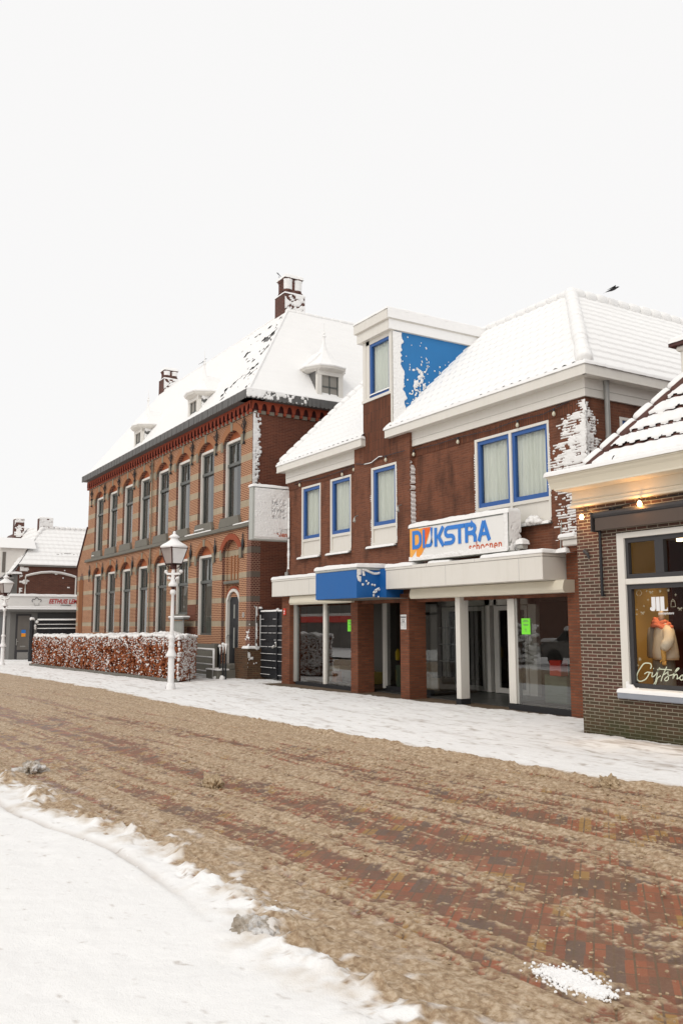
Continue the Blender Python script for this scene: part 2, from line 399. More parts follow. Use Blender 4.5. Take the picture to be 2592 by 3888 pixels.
def sheet(name,A,B,Cc,D,parent,nu,nv,disp,mat='snow',mask=None,nrm=None,mats=None):
    """A,B eave left/right; D,Cc ridge left/right. disp(P,s,t,dist_along,dist_up)->offset along normal"""
    A,B,Cc,D=[np.array(q,float) for q in (A,B,Cc,D)]
    s,t=np.meshgrid(np.linspace(0,1,nu),np.linspace(0,1,nv)); s_=s[...,None];t_=t[...,None]
    P=(A*(1-s_)+B*s_)*(1-t_)+(D*(1-s_)+Cc*s_)*t_
    n=np.cross(B-A,D-A) if np.linalg.norm(D-A)>1e-6 else np.cross(B-A,Cc-A); n/=np.linalg.norm(n)
    if n[2]<0:n=-n
    if nrm is not None:n=np.array(nrm,float)
    ua=(B-A)/np.linalg.norm(B-A); va=np.cross(n,ua)
    du=((P-A)@ua);dv=((P-A)@va)
    h=disp(P,s,t,du,np.abs(dv))
    mk=mask(P,s,t,du,np.abs(dv)) if mask else None
    P=P+h[...,None]*n
    F=gridfaces(nu,nv,mk); V2,F2=compact(P.reshape(-1,3),F)
    return npmesh(name,V2,F2,mat,parent)
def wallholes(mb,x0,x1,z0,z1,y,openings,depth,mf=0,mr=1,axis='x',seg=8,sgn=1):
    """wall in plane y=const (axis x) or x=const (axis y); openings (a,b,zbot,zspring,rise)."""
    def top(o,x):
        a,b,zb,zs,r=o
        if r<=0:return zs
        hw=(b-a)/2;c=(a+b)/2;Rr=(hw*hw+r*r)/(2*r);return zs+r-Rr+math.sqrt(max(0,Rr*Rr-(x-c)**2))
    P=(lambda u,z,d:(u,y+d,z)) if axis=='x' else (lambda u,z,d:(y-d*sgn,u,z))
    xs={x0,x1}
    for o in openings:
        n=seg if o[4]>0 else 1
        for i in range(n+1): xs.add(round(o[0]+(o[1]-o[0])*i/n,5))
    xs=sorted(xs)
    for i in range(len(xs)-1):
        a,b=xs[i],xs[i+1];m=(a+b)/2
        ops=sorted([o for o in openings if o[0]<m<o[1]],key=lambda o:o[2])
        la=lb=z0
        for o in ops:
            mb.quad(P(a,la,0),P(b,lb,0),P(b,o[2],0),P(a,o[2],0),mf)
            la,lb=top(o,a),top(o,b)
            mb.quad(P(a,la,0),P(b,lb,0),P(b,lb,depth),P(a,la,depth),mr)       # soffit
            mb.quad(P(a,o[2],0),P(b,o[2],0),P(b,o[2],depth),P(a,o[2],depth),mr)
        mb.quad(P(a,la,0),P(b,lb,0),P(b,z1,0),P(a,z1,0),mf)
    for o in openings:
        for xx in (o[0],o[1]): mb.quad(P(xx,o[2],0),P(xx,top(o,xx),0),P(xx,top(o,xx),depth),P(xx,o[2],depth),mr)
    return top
def textobj(name,body,size,M,mat,parent,extrude=.002,offset=0.0,shear=0.0,sx=1.0,align='LEFT',spacing=1.0,fitw=None):
    cu=bpy.data.curves.new(name,'FONT'); cu.body=body; cu.size=size; cu.extrude=extrude; cu.offset=offset; cu.shear=shear; cu.align_x=align; cu.space_character=spacing; cu.resolution_u=3
    o=bpy.data.objects.new(name+'_tmp',cu); C.objects.link(o)
    dg=bpy.context.evaluated_depsgraph_get(); dg.update()
    me=bpy.data.meshes.new_from_object(o.evaluated_get(dg)); bpy.data.objects.remove(o); bpy.data.curves.remove(cu)
    if fitw: xs_=[v.co.x for v in me.vertices]; sx=fitw/(max(xs_)-min(xs_))
    me.transform(Matrix.Diagonal((sx,1,1,1))); me.transform(M)
    o_=ORG.get(parent.name,(0,0,0)) if parent else (0,0,0); me.transform(Matrix.Translation(-Vector(o_)))
    me.name=name; me.materials.clear(); me.materials.append(MATS[mat])
    ob=bpy.data.objects.new(name,me); C.objects.link(ob); ORG[ob.name]=o_
    if parent: ob.parent=parent
    return ob
def Mfront(x,y,z):  # text on a wall facing -Y
    return Matrix(((1,0,0,x),(0,0,-1,y),(0,1,0,z),(0,0,0,1)))
def Mside(x,y,z):   # text on a wall facing +X, reading towards +Y
    return Matrix(((0,0,1,x),(1,0,0,y),(0,1,0,z),(0,0,0,1)))
# ------------------------------------------------------------------ ground, road, pavements
def gbase(X): return np.where(X>-24,0.0,np.maximum((X+24)*.22/26,-.30))
def YN(X):  # kerb side snow edge next to the viewer
    return np.interp(X,[-75,-30,-14,-10.4,-8.4,-6.7,-5.1,-4.1,-3.2,0],[.6,1.2,1.75,1.93,2.03,2.33,2.36,2.25,2.29,2.45])
def YR(X):
    return np.interp(X,[-75,-34,-22.5,-17.7,-13.8,-11.8,-9.7,-7.7,-5.9,0],[4.3,6.1,6.62,6.7,6.88,7.02,7.2,7.28,7.66,8.0])
def YS(X):  # where the pavement snow stops in front of the shops
    return np.where(X>-9.9,10.30,np.interp(X,[-22.75,-21.4,-16.9,-11.15,-9.9],[10.98,11.05,11.42,11.80,11.72]))
xs=[0.0]
while xs[-1]>-70: xs.append(xs[-1]-max(.0155,.0023*max(0,-xs[-1]-1.5)))
ys=[.5]
while ys[-1]<16.5: ys.append(ys[-1]+(.0165 if ys[-1]<7.9 else .035 if ys[-1]<12.2 else .15))
gx,gy=np.meshgrid(np.array(xs),np.array(ys))
k1=fbm(gx*.9,gy*.9,4,3); k2=fbm(gx*6,gy*6,4,4)
bil=1-np.abs(2*vn(gx*13,gy*13,41)-1); bil2=1-np.abs(2*vn(gx*27+5,gy*27,42)-1); bil3=1-np.abs(2*vn(gx*6,gy*8,43)-1); fine=fbm(gx*40,gy*40,2,44)
clump=.40*bil+.30*bil2+.30*bil3
jn=(fbm(gx*1.6,gy*1.6,3,11)-.5)*.34+(fbm(gx*7,gy*7,3,13)-.5)*.30+(bil2-.5)*.07
jr=(fbm(gx*1.1,gy*1.1,4,12)-.5)*.35+(fbm(gx*6,gy*6,3,14)-.5)*.20
dn=YN(gx)-gy+jn            # >0 : near snow
dr=gy-(YR(gx)+jr)          # >0 : far snow
ddn=YN(gx)-gy+(fbm(gx*1.6,gy*1.6,3,11)-.5)*.34
ddr=gy-(YR(gx)+(fbm(gx*1.1,gy*1.1,4,12)-.5)*.35)
scat=np.clip(fbm(gx*9,gy*9,3,15)-.60,0,1)*9*np.exp(-np.maximum(-ddn,0)/.22)
white=np.clip(np.maximum(np.maximum(sst(dn,-.03,.05),sst(dr,-.03,.05)),scat*(ddn>-.6)),0,1)
W1=np.maximum(sst(ddn,-.12,.15),sst(ddr,-.12,.12))      # smooth height blend
vv=gy-(.075*(gx+6))
trk=np.zeros_like(gx)
for c,wd,a in ((5.75,.24,.95),(4.25,.34,1.1),(3.25,.24,.95),(6.55,.12,.45),(2.75,.09,.6),(4.95,.10,.5),(3.7,.08,.4),(5.2,.07,.4)):
    wob=(vn(gx*.30,gx*0+c,31)-.5)*.30
    trk=np.maximum(trk,a*np.exp(-((vv-c-wob)/wd)**2))
streak=.5*fbm(gx*.30,vv*6.0,3,21)+.5*fbm(gx*.55,vv*19,3,23); cl=fbm(gx*2.6,gy*4.6,4,22)
far=sst(-gx,9,26)
t=.43+1.9*(streak-.5)+.5*(cl-.5)-.66*trk*(1-.45*far)-.24*sst(gx,-11,-3)*sst(gy,2.5,3.4)+.10*far
t=t+.55*np.exp(-np.maximum(-ddr,0)/.30)+.60*np.exp(-np.maximum(-ddn,0)/.38)
tt=np.clip(t,-.5,1.3)
cover=sst(tt+1.25*(clump-.52)+.85*(fine-.5),.17,.36)
hs=cover*(.005+.046*np.clip(tt,.1,1.0)*clump**1.3+.010*np.clip(tt,0,1))
edgeN=np.exp(-((ddn+.02)/.20)**2); edgeR=np.exp(-((ddr+.05)/.15)**2)
lump=np.clip(fbm(gx*6,gy*6,4,51)-.36,0,1)*2.0
hs=hs+edgeN*(.012+.075*lump*(.4+clump))+edgeR*(.006+.050*lump*(.4+clump))*(1-.6*far)
hsn=.045+.022*(k1-.5)+.014*(k2-.5)+.006*(fbm(gx*16,gy*16,3,61)-.5)+.03*(fbm(gx*1.6,gy*1.6,3,62)-.5)
rut=np.exp(-((gy-(YN(gx)-.30-.05*np.sin(gx*1.3)))/.035)**2)*sst(-gx,4.5,6.5)*sst(-gx,10.5,9.5)
foot=np.clip(fbm(gx*2.6,gy*2.6,3,71)-.56,0,1)
hsn=hsn-.03*rut-.055*foot+edgeN*.05*lump
z=hs*(1-W1)+W1*hsn
z=z+gbase(gx)
sh=YS(gx)+(k2-.5)*.10+(vn(gx*14,gx*0,77)-.5)*.04
infront=(gx>-22.9)&(gy>sh)
z=np.where(infront,-.09,z)
dirt=.3*np.clip(fbm(gx*1.3,gy*9,4,83)-.58,0,1)*6*(ddr>.2)+.5*rut+.5*np.clip(fbm(gx*5,gy*14,3,84)-.66,0,1)*8*(ddr>.1)+.5*np.clip(fbm(gx*16,gy*26,2,85)-.80,0,1)*8
pud=np.exp(-(((gx+11.5)/1.1)**2+((gy-2.0)/.55)**2))
dirt=dirt+1.9*pud*sst(k2+.3*k1,.40,.65)
trod=np.clip(fbm(gx*2.3+9,gy*9,4,81)-.53,0,1)*6*sst(gx,-10.5,-7)*sst(gy,8,9.2)*sst(-gy,-10.9,-10.3)
dirt=np.clip(dirt+trod*.7,0,1)
brown=np.clip(1.3*edgeN*np.clip(fbm(gx*5,gy*5,3,55)-.42,0,1)*4+edgeR*.9*(clump>.45)+.25*pud,0,1)
V=np.stack([gx,gy,z],-1).reshape(-1,3); F=gridfaces(len(xs),len(ys))[:,::-1]
k=N('street_surface')
at=lambda n:(lambda a:a.outputs['Fac'])(k.n('Attribute',attribute_name=n))
ps=k.pos()
rot=k.n('Mapping'); rot.inputs['Rotation'].default_value=(0,0,R(48)); k.L(ps,rot.inputs[0])
br=k.n('TexBrick'); k.L(rot.outputs[0],br.inputs['Vector']); br.inputs['Scale'].default_value=1; br.inputs['Brick Width'].default_value=.2; br.inputs['Row Height'].default_value=.1; br.inputs['Mortar Size'].default_value=.006
vo=k.n('TexVoronoi'); vo.distance='CHEBYCHEV'; vo.inputs['Randomness'].default_value=.15; k.L(k.mapv(rot.outputs[0],(5,10,1)),vo.inputs['Vector']); vo.inputs['Scale'].default_value=1
sv=k.n('SeparateColor'); k.L(vo.outputs['Color'],sv.inputs[0])
pav=k.ramp(sv.outputs[0],[(0,(.20,.045,.022)),(.22,(.12,.045,.032)),(.4,(.31,.065,.025)),(.55,(.13,.055,.03)),(.66,(.075,.055,.055)),(.78,(.36,.20,.04)),(.86,(.20,.06,.03)),(.95,(.30,.10,.05))],'CONSTANT')
pav=k.mix(br.outputs['Fac'],pav,(.07,.05,.03))
pav=k.mix(k.math('MULTIPLY',k.noise(ps,5,4),.5),pav,(.21,.085,.04))
pav=k.mix(k.math('MULTIPLY',k.noise(ps,70,4,.7),.4),pav,(.28,.19,.11))
n1=k.noise(ps,24,5,.65)
slc=k.ramp(n1,[(.33,(.20,.13,.074)),(.48,(.40,.29,.182)),(.62,(.62,.50,.36))])
slc=k.mix(k.math('MULTIPLY',k.noise(ps,1.1,4),.55),slc,(.32,.205,.115))
cv=at('cover'); cvn=k.math('ADD',cv,k.math('MULTIPLY',k.math('SUBTRACT',k.noise(ps,46,4,.7),.5),.9),clamp=True)
c1=k.mix(cvn,pav,slc)
snc=k.mix(at('dirt'),(.87,.86,.845),(.42,.36,.31)); snc=k.mix(k.math('MULTIPLY',at('brown'),k.noise(ps,14,3)),snc,(.46,.35,.23))
c2=k.mix(at('white'),c1,snc)
rg=k.math('ADD',k.math('MULTIPLY',at('white'),.25),k.math('ADD',.42,k.math('MULTIPLY',cvn,.2)))
bh=k.math('ADD',k.math('MULTIPLY',n1,.6),k.math('MULTIPLY',k.noise(ps,130,3),.35))
k.bsdf(c2,rg,k.bump(k.math('MULTIPLY',bh,k.math('ADD',.35,k.math('MULTIPLY',cvn,.65))),.014,.9),.35)
npmesh('road',V,F,'street_surface',kind='structure',attrs=dict(cover=cover.ravel(),white=white.ravel(),dirt=dirt.ravel(),brown=brown.ravel()))
del V,F
g=MB(); g.quad((-900,-900,-.36),(900,-900,-.36),(900,900,-.36),(-900,900,-.36)); g.build('ground','snow',kind='structure')
g=MB(); g.quad((-75,-12,.03),(60,-12,.03),(60,.52,.03),(-75,.52,.03)); g.quad((0,.52,.031),(60,.52,.031),(60,10,.031),(0,10,.031)); g.build('sidewalk','snow',kind='structure')
# snow lumps ----------------------------------------------------------------
k=N('dirty_ice'); n_=k.noise(k.pos(),9,5,.7); k.bsdf(k.ramp(n_,[(.3,(.22,.165,.11)),(.48,(.50,.43,.35)),(.58,(.72,.69,.66)),(.75,(.83,.82,.81))]),.45,k.bump(k.noise(k.pos(),45,5,.7),.02),.35)
def lumpthing(name,loc,rx,ry,rz,mat,seed=1,amp=.5):
    import bmesh
    bm=bmesh.new(); bmesh.ops.create_icosphere(bm,subdivisions=5,radius=1); V=np.array([v.co[:] for v in bm.verts]); F=np.array([[v.index for v in f.verts] for f in bm.faces]); bm.free()
    a,b,c=V.T
    d=1+amp*(fbm(a*1.6+seed,b*1.6+c*1.3,3,seed)-.5)*1.6+amp*.7*(np.abs(2*fbm(a*3.3+c*2+seed*3,b*3.3-c*2,3,seed+5)-1)-.3)+.13*(fbm(a*11+c*7,b*11+c*5,3,seed+9)-.5)
    V=V*d[:,None]*np.array([rx,ry,rz]); V[:,2]=np.maximum(V[:,2],-.02)
    o=npmesh(name,V,F,mat); o.location=loc; return o
tag(lumpthing('snow_lump',(-8.73,3.73,.03),.17,.10,.09,'slush_lump',3,.9),'brown slush lump thrown up in the middle of the road','slush lump')
tag(lumpthing('snow_lump',(-4.54,2.17,.0),.21,.12,.10,'dirty_ice',5,.8),'grey icy boulder of snow on the near kerb edge','snow lump')
tag(lumpthing('snow_lump',(-6.52,7.27,.02),.13,.08,.10,'slush_lump',8,1.0),'small pointed slush lump at the far road edge by the right side','slush lump')
tag(lumpthing('snow_lump',(-10.75,2.33,.0),.30,.16,.09,'dirty_ice',9,1.1),'dirty snow heap beside the dark puddle at the left edge','snow lump')
random.seed(4); t=MB()
for i in range(1500):
    g1=random.gauss(0,1);g2=random.gauss(0,1); cl_=random.choice(((0,0,1),(-.08,.03,.8),(.08,-.02,.9),(.17,-.01,.6),(-.02,.05,.6),(.05,.02,1.2)))
    a_=cl_[0]+g1*.07*cl_[2]; b_=cl_[1]+g2*.05*cl_[2]; x=-3.16+a_*.96-b_*.28; y=3.18+a_*.22+b_*.95
    q_=random.uniform(.003,.013)*(1.3 if abs(g1)+abs(g2)<1.2 else .8); t.blob((x,y,.022+q_*.4),q_,n=4,flat=.8,sq=(random.uniform(.6,1.6),random.uniform(.6,1.4),1))
o=t.build('snow_patch','snow_fine',kind='stuff'); setorigin(o,(-3.16,3.18,.02)); o['label']='white patch of crumbled snow lying on the slushy bricks'

# slush crumbs strewn on the carriageway and banks
random.seed(12); t=MB()
def crumbs(n,fx,fy,r0,r1,mb):
    for i in range(n):
        x=fx(); y=fy(x); s=random.uniform(r0,r1)*(1+.04*abs(x)); mb.blob((x,y,s*.3+.018+float(gbase(np.array(x)))),s,n=4,flat=.6,sq=(random.uniform(.6,1.5),random.uniform(.6,1.3),1))
crumbs(4500,lambda:-1.8-9*random.random()**1.5,lambda x:random.uniform(float(YN(x))+.05,float(YR(x))-.05),.0025,.0105,t)
crumbs(1500,lambda:-2-16*random.random(),lambda x:float(YR(x))-abs(random.gauss(0,.16))+.05,.005,.014,t)
crumbs(900,lambda:-2.4-8*random.random(),lambda x:float(YN(x))+abs(random.gauss(0,.16))-.05,.005,.016,t)
t.build('slush_crumbs','slush_lump',kind='stuff')
t=MB()
crumbs(1500,lambda:-2.4-9*random.random(),lambda x:float(YN(x))+random.gauss(0,.10)-.03,.003,.013,t)
crumbs(250,lambda:-3-14*random.random(),lambda x:float(YR(x))+random.gauss(0,.12)+.05,.005,.014,t)
t.build('snow_crumbs','snow_fine',kind='stuff')
# ------------------------------------------------------------------ town hall
HY=11.65; HX0,HX1=-43.3,-24.42
hall=thing('town_hall','long two-storey brick town hall with stone bands, arched windows and steep snowy roof','town hall',(HX1,HY,0))
BC=[-25.96-2.205*i for i in range(8)]; BW=.71
ups=[(c-BW,c+BW,5.20,7.74,.36) for c in BC]
los=[(c-BW,c+BW,1.34 if i!=1 else 2.05,4.02,.40) for i,c in enumerate(BC[1:])]+[(BC[0]-.68,BC[0]+.68,.42,4.06,.40)]
mb=MB(); top=wallholes(mb,HX0,HX1,0,8.5,HY,ups+los,.17,0,1)
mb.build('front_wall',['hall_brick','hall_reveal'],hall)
# low annex at the left end with a sloping parapet and a triple-ribbed niche
mb=MB(); mb.prism([(-44.92,-.3),(-43.3,-.3),(-43.3,6.45),(-44.92,4.62)],'y',HY,HY+3)
an=mb.build('annex_wall','hall_brick',hall)
mb=MB(); mb.prism([(-44.97,4.60),(-43.28,6.50),(-43.28,6.56),(-45.02,4.62)],'y',HY-.06,HY+3); mb.build('annex_coping','red_brown_paint',hall)
mb=MB()
mb.prism([(-44.42,0.5),(-43.72,0.5),(-43.72,3.9),(-43.8,4.1),(-43.95,4.25),(-44.07,4.28),(-44.2,4.25),(-44.34,4.1),(-44.42,3.9)],'y',HY-.012,HY+.01,0)
for i in range(4): x=-44.36+.19*i; mb.box(x-.03,x+.03,HY-.05,HY,.5,3.85+.12*math.sin(math.pi*(i+.5)/4),1)
mb.build('annex_niche',['hall_reveal','arch_brick'],hall)
# body behind, side wall facing the alley
mb=MB(); mb.quad((HX1,HY,0),(HX1,HY+14,0),(HX1,HY+14,8.5),(HX1,HY,8.5)); mb.quad((HX0,HY,0),(HX0,HY+14,0),(HX0,HY+14,8.6),(HX0,HY,8.6)); mb.quad((HX0,HY+14,0),(HX1,HY+14,0),(HX1,HY+14,8.6),(HX0,HY+14,8.6)); mb.build('side_wall','hall_side_brick',hall)
mb=MB(); mb.box(HX1-.3,HX1+.006,HY-.006,HY+.32,1.0,5.0); mb.build('corner_pier','hall_reveal',hall)
mb=MB(); mb.box(HX0+.1,HX1-.1,HY+.7,HY+.75,0,8.4); mb.box(HX0+.1,HX1-.1,HY+.2,HY+.7,4.7,4.75); mb.build('interior','interior_dark',hall)
# plinth, string course, sills
mb=MB(); mb.box(BC[0]+.72,HX1+.12,HY-.14,HY+1.5,0,.98); mb.build('plinth','hall_plinth_brick',hall)
mb=MB(); mb.box(HX0,BC[0]-.72,HY-.10,HY-.005,-.2,1.05,0); mb.box(BC[0]-1.0,BC[0]-.72,HY-.2,HY+.05,0,1.08,0); mb.build('stone_base','stone_sill',hall)
mb=MB(); mb.box(HX0-.02,HX1+.04,HY-.11,HY-.004,4.76,4.90,0,.02); mb.build('string_course','stone_sill',hall)
for c in BC:
    mb=MB(); mb.prism([(c-.80,4.905),(c+.80,4.905),(c+.80,5.0),(c+.70,5.20),(c-.70,5.20),(c-.80,5.0)],'y',HY-.10,HY+.15)
    mb.build('window_sill','stone_sill',hall)
def ring(c,zs,rise,th,w,name,mat,key):
    mb=MB(); hw=w; Rr=(hw*hw+rise*rise)/(2*rise); cz=zs+rise-Rr; a=math.asin(min(1,hw/Rr)); n=14
    for i in range(n):
        a0=-a+2*a*i/n;a1=-a+2*a*(i+1)/n
        q=[(c+r*math.sin(t),cz+r*math.cos(t)) for r,t in ((Rr+.005,a0),(Rr+.005,a1),(Rr+th,a1),(Rr+th,a0))]
        g_=0.0015; q=[q[0],q[1],q[2],q[3]]; mb.prism(q,'y',HY-.03,HY+.02,0)
    if key: mb.prism([(c-.07,zs+rise-.02),(c+.07,zs+rise-.02),(c+.10,zs+rise+th+.02),(c-.10,zs+rise+th+.02)],'y',HY-.045,HY,1)
    # stone imposts either side
    for s_ in (-1,1): mb.box(c+s_*(w+.005),c+s_*(w+.17),HY-.032,HY,zs-.24,zs+.10,1)
    mb.build(name,[mat,'keystone'],hall)
for i,c in enumerate(BC):
    ring(c,7.74,.36,.25,BW,'window_arch','arch_brick',True)
    ring(c,4.02 if i else 4.06,.40,.20,BW if i else .68,'window_arch','arch_brick' if i else 'arch_brick_red',bool(i))
def hallwindow(name,zb,zt,rise,tr,curt,parts):
    """origin at the middle of the sill on the wall face"""
    r=bpy.data.objects.new(name,None); C.objects.link(r); r.parent=hall; r.location=(0,0,0); ORG[r.name]=(0,0,0); r.empty_display_size=.1
    b=MB(); w=BW-.005; Rr=(w*w+rise*rise)/(2*rise); pts=[(-w,zt)]+[(x,zt+rise-Rr+math.sqrt(max(0,Rr*Rr-x*x))) for x in np.linspace(-w,w,11)]+[(w,zt)]
    b.prism(pts,'y',.15,.2); o=b.build('tympanum','tympanum',r)
    b=MB(); z1=zt-.0
    b.box(-w,-w+.10,.09,.26,zb,z1); b.box(w-.10,w,.09,.26,zb,z1); b.box(-w,w,.085,.265,z1,z1+.085)
    b.build('frame','old_white',r)
    b=MB(); x0,x1=-w+.10,w-.10
    b.box(x0,x0+.06,.16,.22,zb,z1);b.box(x1-.06,x1,.16,.22,zb,z1);b.box(x0,x1,.16,.22,z1-.06,z1);b.box(x0,x1,.15,.24,zb,zb+.07)
    b.box(x0-.01,x1+.01,.12,.24,tr-.05,tr+.05); b.box(-.02,.02,.165,.215,tr,z1)
    b.build('sash','grey_window_paint',r)
    b=MB(); b.quad((x0,.20,zb),(x1,.20,zb),(x1,.20,z1),(x0,.20,z1)); b.build('pane','hall_glass',r)
    b=MB(); n=26
    segs=((x0,x0+.42),(x1-.42,x1)) if curt=='pair' else ((x0,x1),)
    for sa,sb in segs:
        v=[]
        for j in range(n+1):
            x=sa+(sb-sa)*j/n; y=.30+.02*math.sin(j*1.9)+.01*math.sin(j*.7); v+= [(x,y,zb+.02),(x,y,z1 if curt!='blind' else tr-.1)]
        b.add(v,[(2*j,2*j+2,2*j+3,2*j+1) for j in range(n)])
    b.build('curtain','curtain_grey',r)
    return r
uw=hallwindow('window',5.20,7.74,.36,7.0,'pair',None)
lw=hallwindow('window',1.34,4.02,.40,3.18,'full',None)
kids_index(hall)
def place(src,c,first):
    L_=(c-hall.location.x,0,0)
    if first: src.location=L_; return src
    r=dup(src,L_,parent=hall); return r
for i,c in enumerate(BC):
    place(uw,c,i==0)
for i,c in enumerate(BC[1:]):
    if i!=1: place(lw,c,i==0)
sw=hallwindow('window',2.08,4.02,.40,3.18,'full',None); sw.location=(BC[2]-hall.location.x,0,0)
mb=MB(); mb.box(BC[2]-.72,BC[2]+.72,HY-.09,HY+.15,1.93,2.08,0,.015); mb.build('window_sill','stone_sill',hall)
for a_,b_ in ((BC[2]+.72,BC[1]-.72),): 
    mb=MB(); mb.box(a_,b_,HY-.012,HY,1.85,2.40); mb.box(a_,b_,HY-.012,HY,1.0,1.62); mb.build('brick_repair','hall_side_brick',hall)
# entrance bay: blind brick niche above, white-framed dark door below
c=BC[0]; mb=MB()
mb.box(c-.68,c+.68,HY+.165,HY+.6,3.10,4.5,0)
mb.box(c-.68,c-.55,HY+.1,HY+.3,.42,4.3,0); mb.box(c+.55,c+.68,HY+.1,HY+.3,.42,4.3,0)
for x in (-.25,0,.25): mb.box(c+x-.025,c+x+.025,HY+.13,HY+.17,3.15,3.95,1)
mb.build('blind_niche',['hall_brick','arch_brick'],hall)
mb=MB(); mb.box(c-.62,c+.62,HY+.02,HY+.3,3.02,3.12,0,.02); mb.build('niche_ledge','stone_sill',hall)
mb=MB(); mb.box(c-.55,c+.55,HY+.168,HY+.4,2.6,3.02); mb.build('lintel_wall','hall_brick',hall)
def archpoly(x0,x1,z0,zs,r,n=10):
    hw=(x1-x0)/2;cc=(x0+x1)/2;Rr=(hw*hw+r*r)/(2*r); return [(x0,z0)]+[(x,zs+r-Rr+math.sqrt(max(0,Rr*Rr-(x-cc)**2))) for x in np.linspace(x0,x1,n)]+[(x1,z0)]
mb=MB()
o_=archpoly(c-.55,c+.55,.42,2.50,.36); i_=archpoly(c-.45,c+.45,.42,2.45,.32)
n_=len(o_)
for j in range(n_-1): mb.prism([o_[j],o_[j+1],i_[j+1],i_[j]],'y',HY+.10,HY+.3)
mb.build('door_frame','old_white',hall)
d_=MB(); d_.prism(archpoly(c-.45,c+.45,.42,2.45,.32),'y',HY+.2,HY+.25); dr_=d_.build('door','black_metal',hall)
mb=MB(); mb.box(c-.12,c-.04,HY+.19,HY+.21,1.9,2.35,0,.0); mb.box(c-.12,c-.04,HY+.19,HY+.21,.95,1.6,0); mb.build('pane','curtain_grey',dr_)
mb=MB(); mb.tube([(c-.4,HY+.18,1.35),(c-.4,HY+.10,1.35),(c-.4,HY+.08,1.25)],.018); mb.build('handle','zinc',dr_)
mb=MB()
o2=archpoly(c-.66,c+.66,2.45,2.50,.46)[1:-1]; o1=archpoly(c-.56,c+.56,2.45,2.52,.36)[1:-1]
for j in range(len(o2)-1): mb.prism([o2[j],o2[j+1],o1[j+1],o1[j]],'y',HY+.12,HY+.18)
mb.build('door_arch','arch_brick_red',hall)
mb=MB(); mb.box(-26.05,-25.16,HY-.75,HY+.3,0,.30,0,.02); mb.box(-26.0,-25.2,HY-.35,HY+.25,.30,.46,0,.02); st=mb.build('doorstep','stone_sill',hall)
cap('step_snow',-26.05,-25.16,HY-.75,HY-.36,.30,.035,hall,seed=3)
# downpipe beside the entrance bay and house number plate
mb=MB(); mb.tube([(BC[3]-1.08,HY-.07,8.4),(BC[3]-1.08,HY-.07,.3)],.028); mb.build('downpipe','keystone',hall)
mb=MB(); mb.box(-24.98,-24.84,HY-.02,HY,1.92,2.08); mb.build('number_plate','plate_grey',hall)
# corbel table
def corbel(axis,a0,a1,n,yb,sgn):
    mb=MB(); P=.32*1.0; step=(a1-a0)/n
    # backing (dark hollows), proud arcade, teeth and stone blocks
    def bx(u0,u1,d0,d1,z0,z1,mi):
        if axis=='x': mb.box(u0,u1,yb-d1,yb-d0,z0,z1,mi)
        else: mb.box(yb+d0,yb+d1,u0,u1,z0,z1,mi)
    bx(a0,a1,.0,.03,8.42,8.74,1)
    for i in range(n):
        u0=a0+i*step; u1=u0+step; m=(u0+u1)/2
        z1=8.78; pts=[]
        hw=step*.30
        arc=[(m-hw,8.50)]+[(m-hw*(1-t),8.50+.21*math.sqrt(1-(1-t)**2)) for t in (.25,.6,1)]+[(m+hw*t,8.50+.21*math.sqrt(1-t*t)) for t in (.4,.75)]+[(m+hw,8.50)]
        def PP(u,z,d): return (u,yb-d,z) if axis=='x' else (yb+d,u,z)
        ls=[u0]+[q[0] for q in arc]+[u1]
        for j in range(len(arc)-1):
            mb.quad(PP(arc[j][0],arc[j][1],.12),PP(arc[j+1][0],arc[j+1][1],.12),PP(arc[j+1][0],z1,.12),PP(arc[j][0],z1,.12),0)
            mb.quad(PP(arc[j][0],arc[j][1],.12),PP(arc[j+1][0],arc[j+1][1],.12),PP(arc[j+1][0],arc[j+1][1],.02),PP(arc[j][0],arc[j][1],.02),1)
        for ua,ub in ((u0,m-hw),(m+hw,u1)):
            mb.quad(PP(ua,8.50,.12),PP(ub,8.50,.12),PP(ub,z1,.12),PP(ua,z1,.12),0)
        for ub in (m-hw,m+hw): mb.quad(PP(ub,8.50,.12),PP(ub,z1-.2,.12),PP(ub,z1-.2,.02),PP(ub,8.50,.02),1)
        bx(u0-step*.14,u0+step*.14,.02,.10,8.40,8.50,0)
        bx(m-step*.30,m+step*.30,.0,.045,8.38,8.49,2)
    o=mb.build('corbel_table',['corbel_red','corbel_dark','corbel_stone'],hall); return o
corbel('x',HX0,HX1+.1,59,HY,1); corbel('y',HY-.1,HY+9,30,HX1,1)
# slate gutter band with scalloped edge
def scallop(axis,a0,a1,off,name):
    mb=MB(); n=int((a1-a0)/.155); st_=(a1-a0)/n
    def PP(u,z,d): return (u,HY-d,z) if axis=='x' else (HX1+d,u,z)
    for i in range(n):
        u0=a0+i*st_+.004;u1=a0+(i+1)*st_-.004
        pts=[(u0,9.04),(u0,8.80)]+[((u0+u1)/2-(u1-u0)/2*math.cos(t),8.80-.055*math.sin(t)) for t in (.6,1.2,1.57,1.95,2.55)]+[(u1,8.80),(u1,9.04)]
        d=off+.006*math.sin(i*2.3)
        k_=len(mb.v); mb.add([PP(u,z,d) for u,z in pts]+[PP(u,z,d-.02) for u,z in pts],[tuple(range(9)),tuple(range(17,8,-1))]+[(j,(j+1)%9,(j+1)%9+9,j+9) for j in range(9)])
    if axis=='x': mb.box(a0,a1,HY-off+.03,HY+.3,8.78,9.04)
    else: mb.box(HX1-.3,HX1+off-.03,a0,a1,8.78,9.04)
    mb.build(name,'slate_band',hall)
scallop('x',HX0+.1,HX1+.42,.42,'gutter_band'); scallop('y',HY-.42,HY+9.3,.42,'gutter_band')
